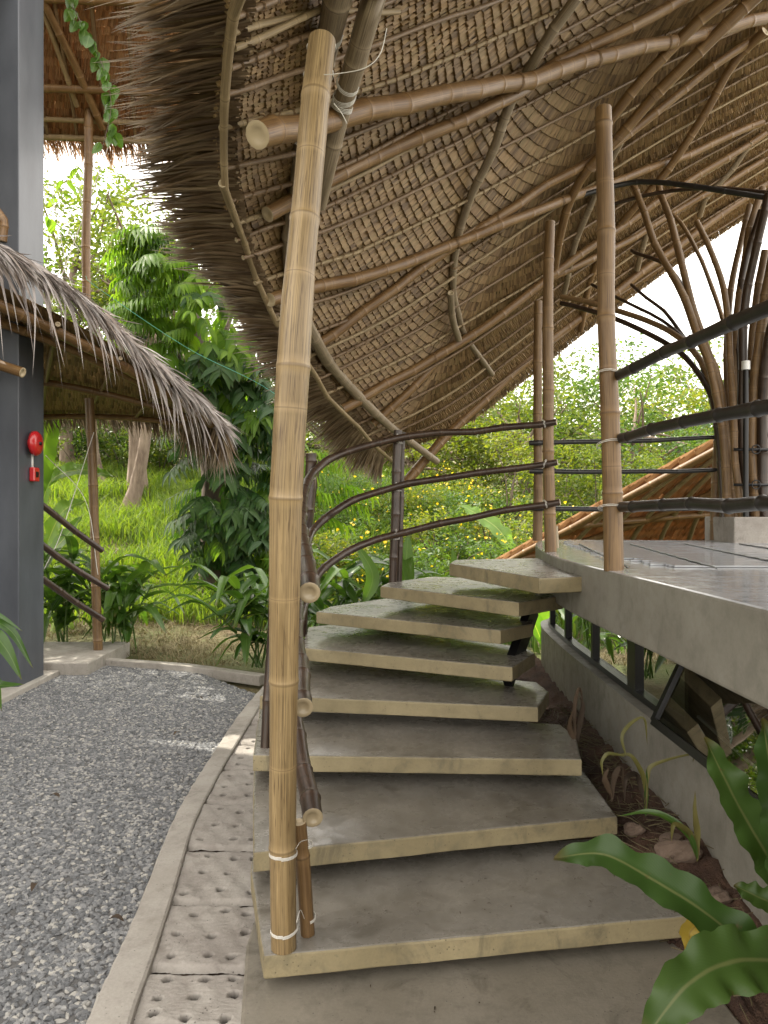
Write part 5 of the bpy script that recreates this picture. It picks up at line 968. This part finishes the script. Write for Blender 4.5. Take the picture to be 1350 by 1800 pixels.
# plant at left frame edge
le = thing('cordyline_plant', (-2.62, 4.6, .0), 'dark green strap leaves reaching in from the left edge over the gravel', 'plant')
for pts, hw in (([at(-60, 1180, 4.6), at(-20, 1100, 4.6), at(20, 1110, 4.6), at(58, 1175, 4.6)], .035), ([at(-60, 1190, 4.5), at(-20, 1120, 4.5), at(10, 1140, 4.5), at(38, 1195, 4.5)], .05), ([at(-60, 1200, 4.5), at(-20, 1195, 4.4), at(0, 1205, 4.4), at(42, 1203, 4.4)], .04), ([at(-60, 1190, 4.4), at(-20, 1190, 4.3), at(-5, 1210, 4.3), at(3, 1250, 4.3)], .03), ([at(-60, 1190, 4.5), at(-30, 1080, 4.6), at(0, 1083, 4.6), at(40, 1110, 4.6)], .02)):
    c = MB(); blade(c, pts, hw, up=(-.2, -.5, .8), n=16, fold=.3, m=2, rv=rnd(0, .6)); c.build('leaf', M['leaf_ginger'], le)
c = MB(); wire(c, [(-2.75, 4.6, -.03), at(-60, 1190, 4.5)], .02, 6); c.build('stem', M['bark_dark'], le)

# ---------------------------------------------------------------- soil bed, fern and small plants at the right
nx_, ny_ = 60, 120; xs_ = np.linspace(.62, 1.42, nx_); ys_ = np.linspace(.8, 6.9, ny_); X, Y = np.meshgrid(xs_, ys_)
Z = .07+.15*np.clip((Y-2.35)/.7, 0, 1)+.05*np.clip((X-1.15)/.15, 0, 1)+.018*np.sin(X*14+Y*9)*np.cos(Y*11-X*5)+.010*np.sin(X*37)*np.sin(Y*41+X*9)+rng.normal(0, .006, X.shape)-.4*np.clip((.86+.05*(Y<3.4)-X)/.2, 0, 1)-.12*np.clip((1.13-X)/.08, 0, 1)*np.clip((3.35-Y)/.3, 0, 1)
c = MB(); i = np.arange((ny_-1)*(nx_-1)); a, b = i//(nx_-1), i % (nx_-1); c.add(np.stack([X, Y, Z], -1).reshape(-1, 3), np.stack([a*nx_+b, a*nx_+b+1, (a+1)*nx_+b+1, (a+1)*nx_+b], 1)); c.build('soil_bed', M['soil'], kind='structure')
def soilz(x, y): return float(Z[np.abs(ys_-y).argmin(), np.abs(xs_-x).argmin()])
def rock(px, py, Y, r_, label):
    p = at(px, py, Y); p[2] = soilz(p[0], p[1])+r_*.25; bm_v = []; import bmesh
    bm = bmesh.new(); bmesh.ops.create_icosphere(bm, subdivisions=3, radius=1)
    for v in bm.verts: q = v.co; f = 1+.16*math.sin(q.x*3+px)+.13*math.sin(q.y*4+py)+.08*math.sin(q.z*7+q.x*5); v.co = Vector((q.x*f*r_, q.y*f*r_*.8, q.z*f*r_*.65))
    me = bpy.data.meshes.new('rock'); bm.to_mesh(me); bm.free(); me.materials.append(M['rock']); o = bpy.data.objects.new('rock', me); COL.objects.link(o); o.location = p; o.rotation_euler = (rnd(-.3, .3), rnd(-.3, .3), rnd(0, 3)); tag(o, label, 'rock')
rock(1118, 1470, 3.25, .045, 'brown rock in the soil beside the second step')
rock(1192, 1490, 3.0, .075, 'largest brown rock at the foot of the low wall'); rock(1178, 1425, 3.1, .05, 'small reddish rock against the low wall')
rock(1262, 1525, 2.75, .05, 'rock half buried between the fern and the low wall'); rock(1300, 1545, 2.6, .045, 'rock behind the small notched frond')
c = MB(); pts = []
for k in range(520):
    y = rnd(2.3, 5.2); x = rnd(1.0, 1.3); z = soilz(x, y)+.012; a = rnd(0, 6.28); L = rnd(.03, .12); wire(c, [(x, y, z), (x+math.cos(a)*L, y+math.sin(a)*L, z+rnd(0, .03))], rnd(.001, .003), 4, n=3)
c.build('litter', M['dry_grass'], label='dry stalks and leaf litter scattered on the dark soil bed', cat='litter', kind='stuff')
def small_plant(name, label, base, leaves, mats, cat='plant'):
    t = thing(name, tuple(base), label, cat)
    for (pts, hw), mt in zip(leaves, mats): c = MB(); blade(c, [at(*p) for p in pts], hw*.62, up=(-.2, -.7, .6), n=22, fold=.5, m=1, rv=rnd(0, 1), wave=.15, wf=3, twist=rnd(-.6, .6)); c.build('leaf', M[mt], t)
    return t
small_plant('seedling', 'limp pale green seedling with curling leaves against the low wall', at(1140, 1440, 3.0),
  [([(1135, 1430, 3.0), (1138, 1370, 3.0), (1150, 1345, 3.0), (1215, 1327, 2.95), (1218, 1340, 2.95)], .014), ([(1135, 1420, 3.0), (1132, 1370, 3.0), (1110, 1330, 3.0), (1085, 1325, 3.02)], .016), ([(1135, 1420, 3.), (1120, 1365, 3.), (1100, 1370, 2.95), (1098, 1410, 2.95)], .018), ([(1100, 1330, 3.), (1095, 1290, 3.05), (1130, 1262, 3.0), (1138, 1310, 3.0)], .012), ([(1100, 1330, 3.), (1070, 1325, 3.), (1058, 1340, 3.0), (1060, 1365, 3.0)], .012), ([(1135, 1435, 3.0), (1136, 1390, 3.0), (1137, 1350, 3.)], .013)], ['leaf_wilt', 'leaf_wilt', 'leaf_dead', 'leaf_wilt', 'leaf_wilt', 'leaf_ginger'])
small_plant('seedling', 'seedling with one long strap leaf lying towards the second step', at(1225, 1515, 2.8),
  [([(1225, 1510, 2.8), (1212, 1470, 2.8), (1170, 1436, 2.85), (1130, 1428, 2.9), (1085, 1435, 2.95)], .022), ([(1225, 1515, 2.8), (1226, 1465, 2.8), (1222, 1430, 2.8), (1222, 1390, 2.8)], .018), ([(1225, 1500, 2.8), (1212, 1465, 2.8), (1185, 1450, 2.8), (1180, 1480, 2.8)], .018)], ['leaf_ginger', 'leaf_wilt', 'leaf_wilt'])
small_plant('dead_plant', 'dried brown stalk with curled dead leaves beside the third step', at(1015, 1300, 3.75),
  [([(1012, 1300, 3.75), (1010, 1250, 3.75), (1018, 1210, 3.75), (1026, 1240, 3.75)], .016), ([(1015, 1305, 3.75), (1020, 1270, 3.72), (1024, 1240, 3.7), (1018, 1222, 3.7)], .022), ([(1012, 1305, 3.75), (1002, 1280, 3.75), (1006, 1250, 3.7)], .022), ([(1075, 1410, 3.3), (1080, 1370, 3.3), (1092, 1350, 3.3), (1095, 1390, 3.3)], .02), ([(1075, 1400, 3.3), (1064, 1370, 3.3), (1070, 1350, 3.3)], .02)], ['leaf_dead']*5)
fern = thing('birds_nest_fern', (1.28, 2.05, .03), 'large fern with wavy strap fronds at the bottom right corner', 'fern')
fp = lambda t: np.minimum(1, np.minimum((t+.05)*2.4, ((1.0-t)*2.6)**.7+.01)); fp2 = lambda t: np.sin(np.pi*np.clip(t*.95+.04, 0, 1)**1.1)**.6
for pts, hw, up, mt, lab in (
  ([(1450, 1790, 2.0), (1350, 1700, 2.0), (1250, 1612, 2.05), (1150, 1548, 2.12), (1060, 1502, 2.2), (974, 1508, 2.3)], .062, (.15, -.75, .7), 'leaf_fern', 'glossy frond reaching left over the lowest steps'),
  ([(1460, 1700, 2.0), (1370, 1690, 1.95), (1290, 1690, 1.9), (1210, 1730, 1.85), (1130, 1830, 1.8)], .075, (-.1, -.8, .7), 'leaf_fern', 'frond drooping to the bottom edge'),
  ([(1450, 1680, 2.0), (1370, 1540, 2.05), (1300, 1420, 2.1), (1238, 1296, 2.15)], .062, (.2, -.9, .3), 'leaf_fern', 'frond standing up in front of the window'),
  ([(1440, 1680, 1.95), (1385, 1540, 1.95), (1362, 1400, 1.95), (1340, 1262, 2.0)], .060, (.1, -1, .1), 'leaf_fern', 'frond rising along the right edge'),
  ([(1470, 1640, 2.1), (1400, 1605, 2.15), (1340, 1580, 2.2), (1290, 1556, 2.25)], .040, (.1, -.8, .6), 'leaf_fern', 'short notched frond by the wall'),
  ([(1430, 1720, 2.1), (1350, 1680, 2.15), (1290, 1650, 2.2)], .05, (.1, -.8, .6), 'leaf_fern', None),
  ([(1240, 1585, 2.3), (1232, 1618, 2.28), (1212, 1645, 2.27), (1232, 1690, 2.3)], .030, (-.3, -.9, .2), 'leaf_gold', 'yellow dying frond'),
  ([(1300, 1680, 2.2), (1265, 1650, 2.2), (1245, 1610, 2.25)], .018, (-.3, -.9, .3), 'leaf_dead', 'brown dead frond')):
    c = MB(); blade(c, [at(*p) for p in pts], hw, up=up, n=60, fold=.30, m=4, wave=.17, wf=6.5, prof=fp2, rv=rnd(0, 1)); c.build('frond', M[mt], fern, label=lab)

# fallen leaves
for px, py, lab in ((352, 1228, 'curled tan leaf lying on the far gravel near the kerb'), (205, 1618, 'reddish fallen leaf on the gravel close to the kerb'), (96, 1400, 'small brown leaf on the gravel at the left'), (310, 1290, 'brown leaf on the gravel near the kerb bend'), (60, 1560, 'dry leaf on the near gravel at the left edge')):
    p = atz(px, py, .03); c = MB(); a = rnd(0, 6.28); d_ = np.array((math.cos(a), math.sin(a), 0)); blade(c, [p-d_*.035, p+[0, 0, .012], p+d_*.035], .014, n=7, fold=.5, m=1, rv=rnd(0, 1)); c.build('fallen_leaf', M['leaf_dead'], label=lab, cat='leaf')

# grit and bits of dry leaf on the lower steps
c = MB()
for k in range(90):
    h = random.choice((1.575, 1.45, 1.45, 1.30, 1.15)); x = rnd(-.3, .95); y = {1.575: rnd(1.9, 2.45), 1.45: rnd(2.6, 2.95), 1.30: rnd(3.1, 3.4), 1.15: rnd(3.6, 3.8)}[h]; a = rnd(0, 6.28); L = rnd(.004, .022); z = EYE-h+.0015
    blade(c, [(x, y, z), (x+math.cos(a)*L*.5, y+math.sin(a)*L*.5, z+.001+L*.1), (x+math.cos(a)*L, y+math.sin(a)*L, z)], rnd(.0012, .003), n=4, fold=.3, m=1, rv=rnd(0, 1))
c.build('litter', M['leaf_dead'], label='grit and tiny dry leaf bits scattered on the lower steps', cat='litter', kind='stuff')
